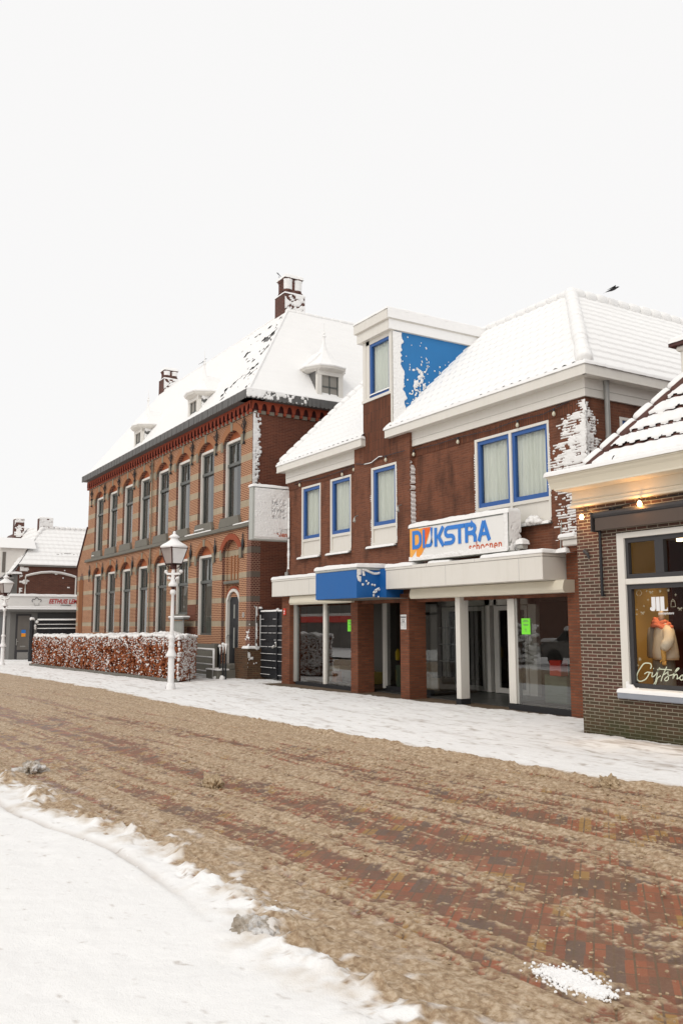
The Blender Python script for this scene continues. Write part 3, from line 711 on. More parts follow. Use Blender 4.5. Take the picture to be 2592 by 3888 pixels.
# roof: steep hipped with a flat top
ex0,ex1,ey0=HX0+.15,HX1+.38,HY-.38
ZE,ZT=9.06,13.10; AX,AY=-27.05,14.25; AXL=-40.25
dark=MB()
E0,E1,T0,T1=(ex0+.35,ey0+.1,ZE),(ex1-.1,ey0+.1,ZE),(AXL,AY,ZT),(AX,AY,ZT)
dark.quad(E0,E1,T1,T0); dark.quad(E1,(ex1-.1,ey0+14,ZE),(AX,ey0+14,ZT),T1); dark.quad(E0,(ex0+.35,ey0+14,ZE),(AXL,ey0+14,ZT),T0); dark.quad(T0,T1,(AX,ey0+14,ZT),(AXL,ey0+14,ZT))
dark.build('roof','slate_band',hall)
def slate_snow(P,s,t,du,dv):
    return .05+.025*(fbm(du*1.2,dv*1.2,3,5)-.5)+.012*((dv/.17)%1)*-1+.006*(vn(du*6,dv*6,8)-.5)
def hipmask(P,s,t,du,dv):   # wind-bared slates along the corner hip, front face only
    d=(1-s)*18*(1-.3*t)
    n=fbm(P[...,0]*2.2+dv*1.3,dv*3.5,4,9)+.35*(vn(du*7,dv*5.9,19)-.5)
    bare=(d<2.9)&(n>.56+.075*d)&(t<.97)
    return ~bare
sheet('roof_snow',E0,E1,T1,T0,hall,420,120,slate_snow,mask=hipmask)
sheet('roof_snow',E1,(ex1-.1,ey0+14,ZE),(AX,ey0+14,ZT),T1,hall,200,80,slate_snow)
sheet('roof_snow',T0,T1,(AX,ey0+14,ZT),(AXL,ey0+14,ZT),hall,40,30,lambda P,s,t,du,dv:.06+0*s)
sheet('roof_snow',(ex0+.35,ey0+14,ZE),E0,T0,(AXL,ey0+14,ZT),hall,60,40,slate_snow)
def rolls(name,A,B,n,r,parent,mat='snow',gap=.06,seed=1,flat=.8):
    A=Vector(A);B=Vector(B); mb=MB(); d=(B-A)/n; rr=random.Random(seed)
    for i in range(n):
        a=A+d*(i+gap*.5); b=A+d*(i+1-gap*.5); k=r*rr.uniform(.92,1.08)
        mb.tube([a+(b-a)*t for t in (0,.04,.15,.5,.85,.96,1)],k,10,rs=[k*.5,k*.85,k*1.0,k*1.02,k*.98,k*.82,k*.45])
    return mb.build(name,mat,parent,smooth=True)
rolls('hip_snow',Vector(E1)+Vector((.03,0,.03)),Vector(T1)+Vector((.03,0,.03)),30,.045,hall,gap=-.1,seed=3); rolls('ridge_snow',T1,(AX,ey0+14,ZT),30,.09,hall,gap=-.1,seed=4); rolls('ridge_snow',T0,T1,30,.07,hall,gap=-.1,seed=4)
cap('gutter_snow',ex0,ex1+.02,ey0-.03,ey0+.25,9.05,.045,hall,over=0,res=.06,seed=5)
cap('gutter_snow',ex1-.25,ex1+.03,ey0,ey0+9,9.05,.05,hall,over=0,res=.06,seed=6)
# snow plastered on the gutter corner and down the quoin
crust('gutter_snow',(HX1+.43,HY-.43,8.76),(0,1,0),(0,0,1),(1,0,0),2.2,.30,.02,lambda u,v:.018*((fbm(u*9,v*9,3,3)>.30+.19*u+.0*v)&(v>.02+.05*vn(u*12,u*0,2)))-.001,hall)
crust('wall_snow',(HX1+.008,HY-.005,5.0),(0,1,0),(0,0,1),(1,0,0),.5,3.45,.018,lambda u,v:np.where((u<.20+.13*vn(u*0,v*17,4)+.06*(fbm(u*8,v*30,3,8)-.5))&(~((u>.10)&(fbm(u*9,v*16.5,3,4)>.60))),.03+.015*vn(u*20,v*25,3),-.01),hall)
crust('wall_snow',(HX1+.13,HY-.14,.25),(0,1,0),(0,0,1),(1,0,0),.6,.75,.02,lambda u,v:np.where(fbm(u*6,v*14,3,14)>.42+.5*u+.45*(.75-v),.02,-.01),hall)
crust('wall_snow',(HX1-.01,HY-.012,1.0),(-1,0,0),(0,0,1),(0,-1,0),.35,1.1,.018,lambda u,v:np.where((fbm(u*6,v*17,3,24)>.5+.6*u+.25*v),.02,-.01),hall)
cap('plinth_snow',HX1-.28,HX1+.12,HY-.14,HY+.25,.98,.07,hall,seed=7)
for xa,xb in ((BC[0]+.35,HX1-.0),(BC[1]-.62,BC[1]-.05),(BC[2]+.55,BC[1]+.75)): cap('ledge_snow',xa,xb,HY-.11,HY-.01,4.9,.035,hall,over=.0,res=.03,seed=9)
cap('ledge_snow',BC[1]-.75,BC[1]+.1,HY-.11,HY-.02,5.01,.035,hall,over=0,res=.03,seed=4)
cap('ledge_snow',BC[7]-.7,BC[7]-.35,HY-.11,HY-.02,5.01,.03,hall,over=0,res=.03,seed=4)
# wall anchors
def anchor(x,zc,kind):
    b=MB()
    if kind:
        b.tube([(x,HY-.05,zc-.44),(x+.01,HY-.05,zc-.2),(x,HY-.05,zc+.42)],.022,6)
        b.blob((x,HY-.05,zc-.42),.045); b.blob((x,HY-.05,zc-.08),.05)
        for s_ in (-1,1):
            b.tube([(x,HY-.05,zc+.02),(x+s_*.07,HY-.06,zc+.10),(x+s_*.16,HY-.06,zc+.16),(x+s_*.17,HY-.06,zc+.26)],.018,6)
            b.tube([(x,HY-.05,zc+.12),(x+s_*.06,HY-.06,zc+.22),(x+s_*.09,HY-.06,zc+.34)],.016,6)
    else:
        b.loft([[(x+r*math.cos(a),HY-.05+.6*r*math.sin(a),zc+h) for a in np.linspace(0,5.5,7)] for r,h in ((.012,-.42),(.035,-.38),(.02,-.2),(.05,-.1),(.075,.02),(.06,.14),(.022,.24),(.035,.3),(.008,.42))])
    b.build('wall_anchor','black_metal',hall)
for i in range(9): anchor(BC[0]+1.0-.02-2.205*i if i else BC[0]+1.0,7.93,True)
for i in range(9): anchor(BC[0]+1.0-2.205*i,4.2,False)
# chimneys
def chimney(x0,x1,y0,y1,zb,zsh,zt,snowface=True):
    cp=MB(); cp.box(x0,x1,y0,y1,zb,zsh)
    a=.10; cp.loft([[(x0,y0,zsh),(x1,y0,zsh),(x1,y1,zsh),(x0,y1,zsh)],[(x0+a,y0+a,zsh+.18),(x1-a,y0+a,zsh+.18),(x1-a,y1-a,zsh+.18),(x0+a,y1-a,zsh+.18)]])
    xm,ym=(x0+x1)/2,(y0+y1)/2; r=(x1-x0)/4-.02
    for ix in (-1,1):
        for iy in (-1,1):
            cp.lathe([(r*1.05,zsh+.15),(r,zsh+.2),(r,zt-.12),(r*1.18,zt-.08),(r*1.18,zt)],xm+ix*r*.93,ym+iy*((y1-y0)/4-.01),12)
    cp.box(x0+a*1.1,x1-a*1.1,y0+a*1.1,y1-a*1.1,zt-.5,zt-.02)
    ch=cp.build('chimney','brick_chimney',hall)
    cap('chimney_snow',x0+.04,x1-.04,y0+.04,y1-.04,zt,.16,ch,res=.03,seed=3)
    cap('chimney_snow',x0,x1,y0,y1,zsh+.01,.07,ch,res=.03,seed=6)
    crust('chimney_snow',(x1+.004,y0,zb),(0,1,0),(0,0,1),(1,0,0),y1-y0,zsh-zb,.025,lambda u,v:np.where(fbm(u*7,v*8,3,5)+.75*np.exp(-((u-.32)/.14)**2)*(fbm(u*22,v*19,2,6)-.2)<.66,.025,-.01),ch)
    s=MB()
    for iy in (-1,1): s.lathe([(r*1.03,zsh+.22),(r*1.09,zsh+.26),(r*1.09,zt-.12),(r*1.2,zt-.07),(r*1.02,zt)],xm+r*.93,ym+iy*((y1-y0)/4-.01),14,0,-70,75,False)
    s.build('chimney_snow','snow',ch,smooth=True)
chimney(-27.85,-27.08,14.15,15.0,12.6,13.80,14.46); chimney(-40.5,-39.8,14.15,14.95,12.6,13.72,14.2)
# dormers: octagonal-eaved with flared spire roof
def dormer(x,y,face,name='dormer'):
    """origin at the front middle of the sill; front looks to -Y (face 0) or +X (face 90)"""
    r=bpy.data.objects.new(name,None); C.objects.link(r); r.parent=hall; ORG[r.name]=(0,0,0); r.empty_display_size=.1
    b=MB(); b.box(-.50,-.33,0,.12,-.9,.16); b.box(.33,.50,0,.12,-.9,.16); b.box(-.50,.50,-.01,.12,.0,.16); b.box(-.33,.33,.02,.12,-.92,-.84)
    b.build('frame','old_white',r)
    b=MB(); b.box(-.5,-.46,.12,1.9,-.9,.16); b.build('cheek','slate_band',r); b=MB(); b.box(.46,.5,.12,1.9,-.9,.16); b.build('cheek','slate_band',r)
    crust('cheek_snow',(.503,.12,-.9),(0,1,0),(0,0,1),(1,0,0),1.6,1.05,.03,lambda u,v:np.where(fbm(u*3,v*11,3,5)+.1*np.sin(v*38)<.56,.018,-.01),r)
    b=MB(); b.box(-.02,.02,.045,.075,-.84,0);b.box(-.33,.33,.045,.075,-.40,-.36); b.box(-.33,-.30,.04,.08,-.84,0); b.box(.30,.33,.04,.08,-.84,0); b.build('window','grey_window_paint',r)
    b=MB(); b.box(-.33,.33,.07,.10,-.84,0); b.build('pane','interior_mid',r)
    # eave: part-octagon
    o=[(-.78,.35),(-.50,-.16),(0,-.26),(.50,-.16),(.78,.35),(.78,1.5),(-.78,1.5)]
    i_=[(-.55,.25),(-.46,.0),(0,-.03),(.46,.0),(.55,.25),(.55,1.5),(-.55,1.5)]
    b=MB(); b.loft([[(px,py,.13) for px,py in i_],[(px*.93,py*.9+.0,.20) for px,py in o],[(px,py,.27) for px,py in o]]); b.build('eave','old_white',r)
    # snowy spire (concave) in front, ridge running back
    b=MB(); rings=[]
    cy_=.42
    for s_,z in ((1.02,.27),(1.03,.31),(.80,.42),(.54,.60),(.34,.80),(.20,.97),(.11,1.12),(.06,1.3),(.04,1.5)):
        rings.append([(px*s_*(1 if py<.5 else 1),(py-cy_)*s_+cy_ if py<1 else (py if s_>.3 else cy_+.35*s_) ,z) for px,py in o])
    b.loft(rings); b.build('roof_snow','snow',r,smooth=False)
    b=MB(); b.loft([[(-.80,.3,.28),(0,.3,1.05),(.80,.3,.28)],[(-.80,2.3,.28),(0,2.3,1.05),(.80,2.3,.28)]]); b.build('rear_roof_snow','snow',r)
    b=MB(); b.lathe([(.03,1.42),(.07,1.49),(.02,1.55),(.045,1.6),(.012,1.65),(.012,1.95),(0.002,2.0)],0,cy_,8); b.build('finial','snow',r)
    return r
dm=dormer(0,0,0)
KIDS.clear(); kids_index(hall)
hl=hall.location
dm.location=(-29.15-hl.x,11.50-hl.y,9.80)
d2=dup(dm,(-35.4-hl.x,11.50-hl.y,9.82),parent=hall)
d3=dup(dm,(-24.25-hl.x,14.42-hl.y,9.98),parent=hall,rz=R(90))
# roof light
mb=MB(); mb.quad((-24.55,13.62,9.5),(-24.55,13.9,9.42),(-24.8,13.9,9.85),(-24.8,13.6,9.95)); mb.build('roof_light','interior_dark',hall)
# ------------------------------------------------------------------ shoe shop
W_=11.9; T_=11.78; G_=11.63; DX0,DX1=-22.52,-10.87; TX0,TX1=-18.60,-16.17
shop=thing('shoe_shop','brown brick shoe shop with blue-framed curtained windows, blue and white canopies and tall dormer',"shop building",(-16.5,W_,0))
upz=3.0
# upper walls
mb=MB()
wallholes(mb,DX0,TX0,2.2,5.86,W_,[(-21.61,-20.53,3.60,5.61,0),(-20.0,-18.94,3.60,5.61,0)],.12,0,0)
wallholes(mb,TX1,DX1,2.2,5.86,W_,[(-13.98,-11.80,3.66,5.60,0)],.12,0,0)
wallholes(mb,TX0,TX1,2.2,6.25,T_,[(-17.80,-16.71,3.61,5.57,0)],.12,0,0)
mb.quad((TX1,T_,2.2),(TX1,W_,2.2),(TX1,W_,6.25),(TX1,T_,6.25)); mb.quad((TX0,T_,2.2),(TX0,W_,2.2),(TX0,W_,6.25),(TX0,T_,6.25))
wallholes(mb,W_,W_+9,0,5.86,DX1,[(12.80,13.9,4.1,5.58,0)],.12,0,0,axis='y')
mb.quad((DX0,W_,0),(DX0,W_+8,0),(DX0,W_+8,6.3),(DX0,W_,6.3))
mb.build('wall','brick_shop',shop)
mb=MB(); mb.box(-18.16,-16.93,T_-.004,T_+.3,5.72,7.36); mb.build('board_panel','brick_shop_vertical',shop)
mb=MB(); mb.box(TX0,TX1,T_+.02,T_+.4,6.2,6.5); mb.build('tower_backing','brick_shop',shop)
# soldier courses over the windows
mb=MB(); mb.box(TX1+.01,DX1-.01,W_-.012,W_,5.60,5.80); mb.box(DX0+.01,TX0-.01,W_-.012,W_,5.62,5.80); mb.build('soldier_course','brick_shop_vertical',shop)
# string of unlit bulbs
bulb=MB(); bulb.lathe([(.014,.05),(.016,.0),(.03,-.03),(.036,-.06),(.025,-.09),(.005,-.1)],0,0,8)
bo=None
for x,z in ((-21.64,5.74),(-19.30,5.70),(-18.72,5.74),(-17.08,5.72),(-16.1,5.70),(-14.47,5.70),(-12.6,5.70),(-11.6,5.72)):
    y=(T_ if TX0<x<TX1 else W_)-.06
    if bo is None:
        r=thing('festoon_bulb','','light bulb',(x,y,z)); b=MB(); b.lathe([(.018,z+.05),(.020,z-.005)],x,y,8); b.build('socket','ink',r)
        b=MB(); b.lathe([(.018,z-.005),(.033,z-.035),(.038,z-.06),(.025,z-.09),(.004,z-.1)],x,y,8); b.build('glass_bulb','bulb_off',r,smooth=True); bo=r; KIDS.clear(); kids_index(r)
        q=r
    else: q=dup(bo,(x,y,z))
    q['label']={-21.64:'unlit bulb on the cable above the leftmost blue window',-19.30:'unlit bulb on the cable above the second blue window from the left',-18.72:'unlit bulb on the cable where the left white fascia ends',-17.08:'unlit bulb on the cable above the tower window',-16.1:'unlit bulb in the corner right of the brick tower',-14.47:'unlit bulb on bare brick left of the double window',-12.6:'unlit bulb on the cable above the double blue window',-11.6:'unlit bulb next to the snow-crusted brick corner'}[x]
    q['group']='unlit bulbs strung along the shoe shop'
mb=MB()
pts=[(-22.0,W_-.03,5.76),(-21.64,W_-.06,5.79),(-20.5,W_-.03,5.72),(-19.3,W_-.06,5.75),(-18.72,W_-.06,5.79)]; mb.tube(pts,.008,5)
pts=[(-18.5,T_-.03,5.80),(-18.0,T_-.04,5.70),(-17.75,T_-.04,5.69),(-17.4,T_-.04,5.78),(-17.08,T_-.05,5.77),(-16.3,T_-.05,5.76)]; mb.tube(pts,.009,5)
mb.tube([(-16.1,W_-.05,5.76),(-15.2,W_-.05,5.73),(-14.47,W_-.05,5.75),(-13.4,W_-.05,5.70),(-12.6,W_-.05,5.75),(-11.9,W_-.05,5.72),(-11.6,W_-.05,5.77),(-11.2,W_-.05,5.83)],.008,5)
o=mb.build('bulb_cable','ink',smooth=True); setorigin(o,(-17,T_-.04,5.7)); tag(o,'thin dark cable sagging under the shoe shop eaves','cable')
mb=MB(); mb.tube([(-18.05,T_-.045,5.715),(-17.82,T_-.045,5.705),(-17.72,T_-.045,5.71),(-17.4,T_-.045,5.80),(-17.25,T_-.045,5.785)],.013,6); o=mb.build('cable_snow','snow',smooth=True); setorigin(o,(-17.6,T_-.045,5.7)); tag(o,'line of snow on the sagging cable above the tower window','snow')
# blue framed windows with white panel below
def bluewin(x0,x1,zb,zt,zs,y,mull=False,panel=True,name='window',xs_=None,parent=shop,ax='x'):
    P=(lambda b,a,c,d,e,f,g:b.box(a,c,y+d,y+e,f,g))
    if ax=='y': P=(lambda b,a,c,d,e,f,g:b.box(DX1-e,DX1-d,a,c,f,g))
    r=bpy.data.objects.new(name,None); C.objects.link(r); r.parent=parent; ORG[r.name]=ORG[parent.name]; r.empty_display_size=.1
    b=MB(); P(b,x0,x0+.07,-.01,.14,zb,zt);P(b,x1-.05,x1,-.01,.14,zb,zt);P(b,x0+.07,x1-.05,-.01,.14,zt-.055,zt);P(b,x0+.07,x1-.05,-.005,.14,zs-.07,zs)
    cells=[(x0+.07,x1-.05)]
    if mull:
        m=(x0+x1)/2; P(b,m-.035,m+.035,-.01,.14,zb,zt-.055); cells=[(x0+.07,m-.035),(m+.035,x1-.05)]
    b.build('outer_frame','white_paint',r)
    if panel:
        b=MB(); P(b,x0+.071,x1-.051,.03,.10,zb+.035,zs-.071); P(b,x0-.0,x1+.0,-.025,.1,zb-.03,zb+.036); b.build('panel','white_paint',r)
    for a,c in cells:
        b=MB(); f=.075; P(b,a+.002,a+f,.02,.10,zs+.001,zt-.056);P(b,c-f,c-.002,.02,.10,zs+.001,zt-.056);P(b,a+f,c-f,.02,.10,zt-.056-f,zt-.056);P(b,a+f,c-f,.02,.10,zs+.001,zs+.095)
        fr=b.build('sash','blue_paint',r)
        b=MB()
        if ax=='x': b.quad((a+f,y+.06,zs+.09),(c-f,y+.06,zs+.09),(c-f,y+.06,zt-.13),(a+f,y+.06,zt-.13))
        else: b.quad((DX1-.06,a+f,zs+.09),(DX1-.06,c-f,zs+.09),(DX1-.06,c-f,zt-.13),(DX1-.06,a+f,zt-.13))
        b.build('pane','window_glass',fr)
        # curtain folds
        n=90; v=[]
        rs=random.Random(int(abs(a)*100)); ph=rs.random()*6
        for j in range(n+1):
            u=a+.02+(c-a-.04)*j/n; q=j/n*(c-a)
            dd=.15+.030*math.sin(q*55+ph+1.5*math.sin(q*9+ph))+.012*math.sin(q*23+2*ph)
            for zz in (zs-.02,(zs+zt)/2,zt-.03):
                k_=dd+.008*math.sin(q*31+zz*3); uu=u+.012*math.sin(zz*2.4+q*9)
                v.append((uu,y+k_,zz) if ax=='x' else (DX1-k_,uu,zz))
        b=MB(); b.add(v,[(3*j+i,3*j+3+i,3*j+4+i,3*j+1+i) for j in range(n) for i in (0,1)]); b.build('curtain','curtain',fr,smooth=True)
    return r
bluewin(-21.61,-20.53,3.63,5.61,4.10,W_); bluewin(-20.0,-18.94,3.63,5.61,4.10,W_); bluewin(-17.80,-16.71,3.64,5.57,4.10,T_)
bluewin(-13.98,-11.80,3.68,5.60,4.12,W_,mull=True); bluewin(12.80,13.9,4.13,5.58,4.2,W_,panel=False,ax='y')
mb=MB(); mb.box(DX0+.3,TX0-.1,W_+.35,W_+.4,2.6,5.9);mb.box(TX0,TX1,T_+.35,T_+.4,2.6,6);mb.box(TX1+.2,DX1-.3,W_+.35,W_+.4,2.6,5.9); mb.build('room_back','interior_mid',shop)
for xa,xb,y,zb in ((-21.75,-20.5,W_,3.57),(-20.15,-18.95,W_,3.57),(-17.95,-16.70,T_,3.58),(-14.1,-11.78,W_,3.62)):
    mb=MB(); mb.prism([(y-.10,zb-.04),(y+.1,zb-.0),(y+.1,zb+.03),(y-.10,zb-.02)],'x',xa,xb); mb.build('window_ledge','slate_band',shop)
    cap('ledge_snow',xa+.02,xb-.02,y-.11,y-.025,zb-.015,.05,shop,over=.0,res=.025,seed=int(-xa))
# fascia boards, gutters
mb=MB()
for a,b,yy in ((DX0,TX0-.0,W_),(TX1+.0,DX1,W_)):
    mb.box(a,b,yy-.05,yy-.002,5.85,5.995); mb.box(a,b,yy-.056,yy-.002,6.0,6.2)
mb.box(DX1+.0,DX1+.05,W_-.05,W_+9,5.85,5.995); mb.box(DX1+.0,DX1+.056,W_-.056,W_+9,6.0,6.2); mb.build('frieze_board','white_paint',shop)
def gutter(x0,x1,y0,y1,seed,endside=None):
    b=MB(); b.box(x0,x1,y0,y1,6.185,6.385,0,.012); b.box(x0+.01,x1-.01,y0-.012,y0+.05,6.17,6.20,0,.004); return b
mb=gutter(-22.70,-18.06,G_,W_+.35,1); mb.build('gutter','white_paint',shop)
mb=MB(); mb.box(-17.0,DX1+.27,G_,W_+.25,6.185,6.385,0,.012); mb.box(-16.98,DX1+.282,G_-.012,G_+.05,6.172,6.20,0,.004)
mb.box(DX1-.2,DX1+.271,G_+.02,W_+9,6.186,6.384,0,.012); mb.box(DX1+.2,DX1+.283,G_-.01,W_+9,6.172,6.20,0,.004); mb.build('gutter','white_paint',shop)
cap('gutter_snow',-22.72,-18.05,G_-.01,G_+.12,6.38,.075,shop,over=.01,res=.04,seed=2)
cap('gutter_snow',-17.02,DX1+.28,G_-.01,G_+.12,6.38,.085,shop,over=.012,res=.04,seed=3)
cap('gutter_snow',DX1+.13,DX1+.285,G_,W_+9,6.38,.085,shop,over=.012,res=.05,seed=4)
mb=MB(); mb.tube([(DX1+.10,12.37,6.2),(DX1+.10,12.37,3.0)],.05,12); mb.lathe([(.058,5.1),(.058,5.15)],DX1+.10,12.37,12); mb.lathe([(.06,6.12),(.06,6.2)],DX1+.10,12.37,12); mb.build('downpipe','zinc',shop)
# roof: L-shaped, tiles under snow
SL=.94; RH=lambda Y:6.40+SL*(Y-G_-.03)
APX,APY=DX1+.22-3.25,G_+3.25; APZ=6.40+SL*3.22
rf=MB(); e=.03
rf.quad((-22.7,G_+.03,6.38),(-18.1,G_+.03,6.38),(-18.1,APY,APZ-.02),(-22.7,APY,APZ-.02))
rf.quad((-16.95,G_+.03,6.38),(DX1+.22,G_+.03,6.38),(APX,APY,APZ-.02),(-16.95,APY,APZ-.02))
rf.quad((DX1+.22,G_+.03,6.38),(DX1+.22,G_+14,6.38),(APX,G_+14,APZ-.02),(APX,APY,APZ-.02))
rf.quad((-22.7,APY,APZ),(APX,APY,APZ),(APX,APY+6,6.4),(-22.7,APY+6,6.4)); rf.add([(-22.69,G_+.1,6.3),(-22.69,APY,APZ-.1),(-22.69,APY+6,6.3)],[(0,1,2)])
rf.build('roof','terracotta_dark',shop)
def tilesnow(th=.06,cw=.235,ch=.335,amp=.012,seed=1):
    def f(P,s,t,du,dv):
        row=np.floor(dv/ch); fr=(dv/ch)-row
        wv=np.cos(2*np.pi*(du/cw))
        return th*(.8+.4*fbm(du*1.1,dv*1.1,3,seed))+amp*wv*(.5+.5*fbm(du*.8+7,dv*.8,2,seed+4))-.028*fr**1.5+.010*(fbm(du*7,dv*7,3,seed+2)-.5)+.006*(vn(du*9,dv*3,seed)-.5)
    return f
sheet('roof_snow',(-22.7,G_+.05,6.40),(-18.12,G_+.05,6.40),(-18.12,APY,APZ),(-22.7,APY,APZ),shop,200,150,tilesnow(seed=3,amp=.022))
sheet('roof_snow',(-16.97,G_+.05,6.40),(DX1+.22,G_+.05,6.40),(APX,APY,APZ),(-16.97,APY,APZ),shop,300,170,tilesnow(seed=5,amp=.022))
sheet('roof_snow',(DX1+.22,G_+.05,6.40),(DX1+.22,G_+14,6.40),(APX,G_+14,APZ),(APX,APY,APZ),shop,260,200,tilesnow(seed=6,amp=.007))
# ridge and hip tiles as snow rolls
rolls('hip_snow',(DX1+.18,G_+.10,6.45),(APX,APY,APZ+.05),15,.15,shop,gap=.02,seed=2)
rolls('ridge_snow',(APX,APY,APZ+.05),(-22.7,APY,APZ+.05),24,.11,shop,seed=3); rolls('ridge_snow',(APX,APY,APZ+.05),(APX,APY+7,APZ+.05),18,.14,shop,seed=4)
rolls('verge_snow',(-22.66,G_+.15,6.50),(-22.66,APY,APZ+.06),13,.13,shop,gap=.03,seed=5)
# tall dormer above the tower
dx0,dx1=-18.17,-16.93; dy=T_
dor=MB(); dor.box(dx0,dx0+.13,dy-.0,dy+.10,6.42,8.92); dor.box(dx1-.06,dx1+.02,dy-.0,dy+.12,6.40,8.92); dor.box(dx0+.13,dx0+.27,dy+.02,dy+.14,7.36,8.92)
dor.box(dx0+.13,dx1-.06,dy+.02,dy+.14,8.80,8.92); dor.box(dx0-.02,dx1+.01,dy-.03,dy+.14,7.30,7.37); dor=dor.build('dormer','white_paint',shop)
b=MB(); b.quad((dx1+.012,dy+.1,6.45),(dx1+.012,14.35,8.96),(dx1+.012,14.35,8.92),(dx1+.012,dy+.1,8.92)); b.quad((dx0,dy+.1,6.45),(dx0,14.4,8.96),(dx0,14.4,8.92),(dx0,dy+.1,8.92)); b.build('side_panel','blue_panel',dor)
b=MB(); b.box(dx0+.272,dx0+.35,dy+.04,dy+.12,7.38,8.80); b.box(dx1-.13,dx1-.061,dy+.04,dy+.12,7.38,8.80); b.box(dx0+.35,dx1-.13,dy+.04,dy+.12,8.73,8.80); b.box(dx0+.35,dx1-.13,dy+.03,dy+.12,7.38,7.46); b.build('window_frame','blue_paint',dor)
b=MB(); b.quad((dx0+.35,dy+.08,7.46),(dx1-.13,dy+.08,7.46),(dx1-.13,dy+.08,8.73),(dx0+.35,dy+.08,8.73)); b.build('pane','window_glass',dor)
b=MB(); n=70; v=[]
for j in range(n+1):
    u=dx0+.28+(dx1-dx0-.36)*j/n; y=dy+.17+.025*math.sin(j*.75+math.sin(j*.2)); v+=[(u,y,7.38),(u+.01,y,8.8)]
b.add(v,[(2*j,2*j+2,2*j+3,2*j+1) for j in range(n)]); b.build('curtain','curtain',dor,smooth=True)
b=MB(); b.box(dx0,dx1,dy+.3,dy+.34,6.5,8.9); b.build('room_back','interior_mid',dor)
b=MB(); b.box(dx0-.14,dx1+.06,dy-.09,14.45,8.91,9.17); b.box(dx0-.20,dx1+.10,dy-.15,14.75,9.172,9.42); b.box(dx0-.18,dx1+.08,dy-.13,14.6,9.16,9.20,0); b.build('flat_roof','white_paint',dor)
cap('flat_roof_snow',dx0-.2,dx1+.1,dy-.15,14.8,9.42,.07,dor,res=.04,seed=8)
b=cap('sill_snow',dx0+.29,dx1-.07,dy+.0,dy+.06,7.46,.03,dor,over=0,res=.02)
# snow blown on the dormer side
def dsf(u,v):
    lim=(u<2.38*(v-.0)/2.47+.06)   # inside the triangle
    edge=.20+.12*vn(v*5,u*0,3)+.10*vn(v*14,u*0,4)+.22*np.clip(1.1-v,0,1)-.12*np.clip(v-1.9,0,1)
    m=(u<edge)
    sc=np.exp(-((u-.85-.12*(v-1.2))/.23)**2)*np.exp(-((v-1.25)/.62)**2)+.55*np.exp(-((u-1.45)/.05)**2)*np.exp(-((v-1.6)/.22)**2)+.5*np.exp(-((u-.68)/.06)**2)*np.exp(-((v-1.0)/.5)**2)
    n=.45*vn(u*17,v*11,6)+.35*vn(u*36,v*24,7)+.2*vn(u*70,v*50,8)
    m=m|(n+.33*sc>.845)
    return np.where(m&lim,.006+.012*vn(u*30,v*30,9)+.008*(u<edge),-.01)
crust('side_snow',(dx1+.022,dy+.05,6.45),(0,1,0),(0,0,1),(1,0,0),2.4,2.44,.012,dsf,dor)
crust('side_snow',(dx1+.062,dy-.09,8.92),(0,1,0),(0,0,1),(1,0,0),4.2,.25,.04,lambda u,v:.012+0*u,dor,'snow_fine')
crust('side_snow',(dx1+.102,dy-.15,9.19),(0,1,0),(0,0,1),(1,0,0),4.6,.25,.04,lambda u,v:.014+0*u,dor,'snow_fine')
# snow on the step beside the tower, on window edges and on the right corner
crust('wall_snow',(TX1+.004,T_-.015,2.95),(0,1,0),(0,0,1),(1,0,0),.14,2.75,.016,lambda u,v:np.where((v<2.6-.5*vn(u*5,v*8,2))&(vn(u*0,v*12.5,5)>.14),.02+.03*np.abs(np.sin(v*np.pi/.052*.5)),-.01),shop)
def cornf(u,v):   # u away from the corner, bricks show in rows
    rows=np.abs(((v/.052)%1)-.5)*2; r_=np.floor(v/.052)
    env=np.clip((2.5-v)/.22,.3,1)*(.85+.15*np.clip(v,0,1))
    core=(.46+.16*(vn(u*0,r_*.83,8)-.5)+.16*(vn(u*0,v*1.3,18)-.5))*env
    n=fbm(u*8,v*16,4,5)
    dens=np.clip(1.25-u/np.maximum(core,.05)*.55,0,1)
    m=(n+.40*dens*np.clip((v-.55)/.5,.25,1)+.34*(rows-.5)*(u>core*.15)>.77)&(u<core*1.55)
    m=m|((rows>.7)&(n>.50)&(u<core*1.9)&(vn(u*9,r_*1.9,9)>.35))|((u<core*.30)&(n>.3)&(v>.8))
    return np.where(m,.007+.018*np.clip(n-.25,0,1),-.01)
m_=MB(); m_.tube([(DX1+.004+.006*math.sin(i*1.7),W_-.004,3.3+i*.06) for i in range(41)],.02,7,rs=[.022+.009*math.sin(i*2.9)+.004*math.sin(i*7) for i in range(41)]); m_.build('wall_snow','snow',shop,smooth=True)
crust('wall_snow',(DX1+.014,W_-.006,3.25),(-1,0,0),(0,0,1),(0,-1,0),1.0,2.55,.0135,cornf,shop)
crust('wall_snow',(DX1+.006,W_-.012,3.25),(0,1,0),(0,0,1),(1,0,0),.5,2.5,.0135,lambda u,v:cornf(u*2.3,v+.0),shop)
crust('wall_snow',(DX1-.52,W_-.004,2.95),(1,0,0),(0,0,1),(0,-1,0),.5,1.5,.0155,lambda u,v:np.where((np.abs(((v/.052)%1)-.5)*2>.55)&(fbm(u*8,v*22,3,15)>.46),.016,-.01),shop)
for xx,yy,zb,zt in ((-13.99,W_,3.7,5.3),(-18.94,W_,3.7,4.3),(-17.82,T_,3.65,4.9),(-16.70,T_,3.65,5.5),(-11.79,W_,3.7,5.5)):
    crust('wall_snow',(xx-.012,yy-.004,zb),(1,0,0),(0,0,1),(0,-1,0),.024,zt-zb,.009,lambda u,v:np.where((np.abs(((v/.052)%1)-.5)*2>.5)&(vn(u*0,v*9,int(-xx))>.35),.012,-.01),shop)
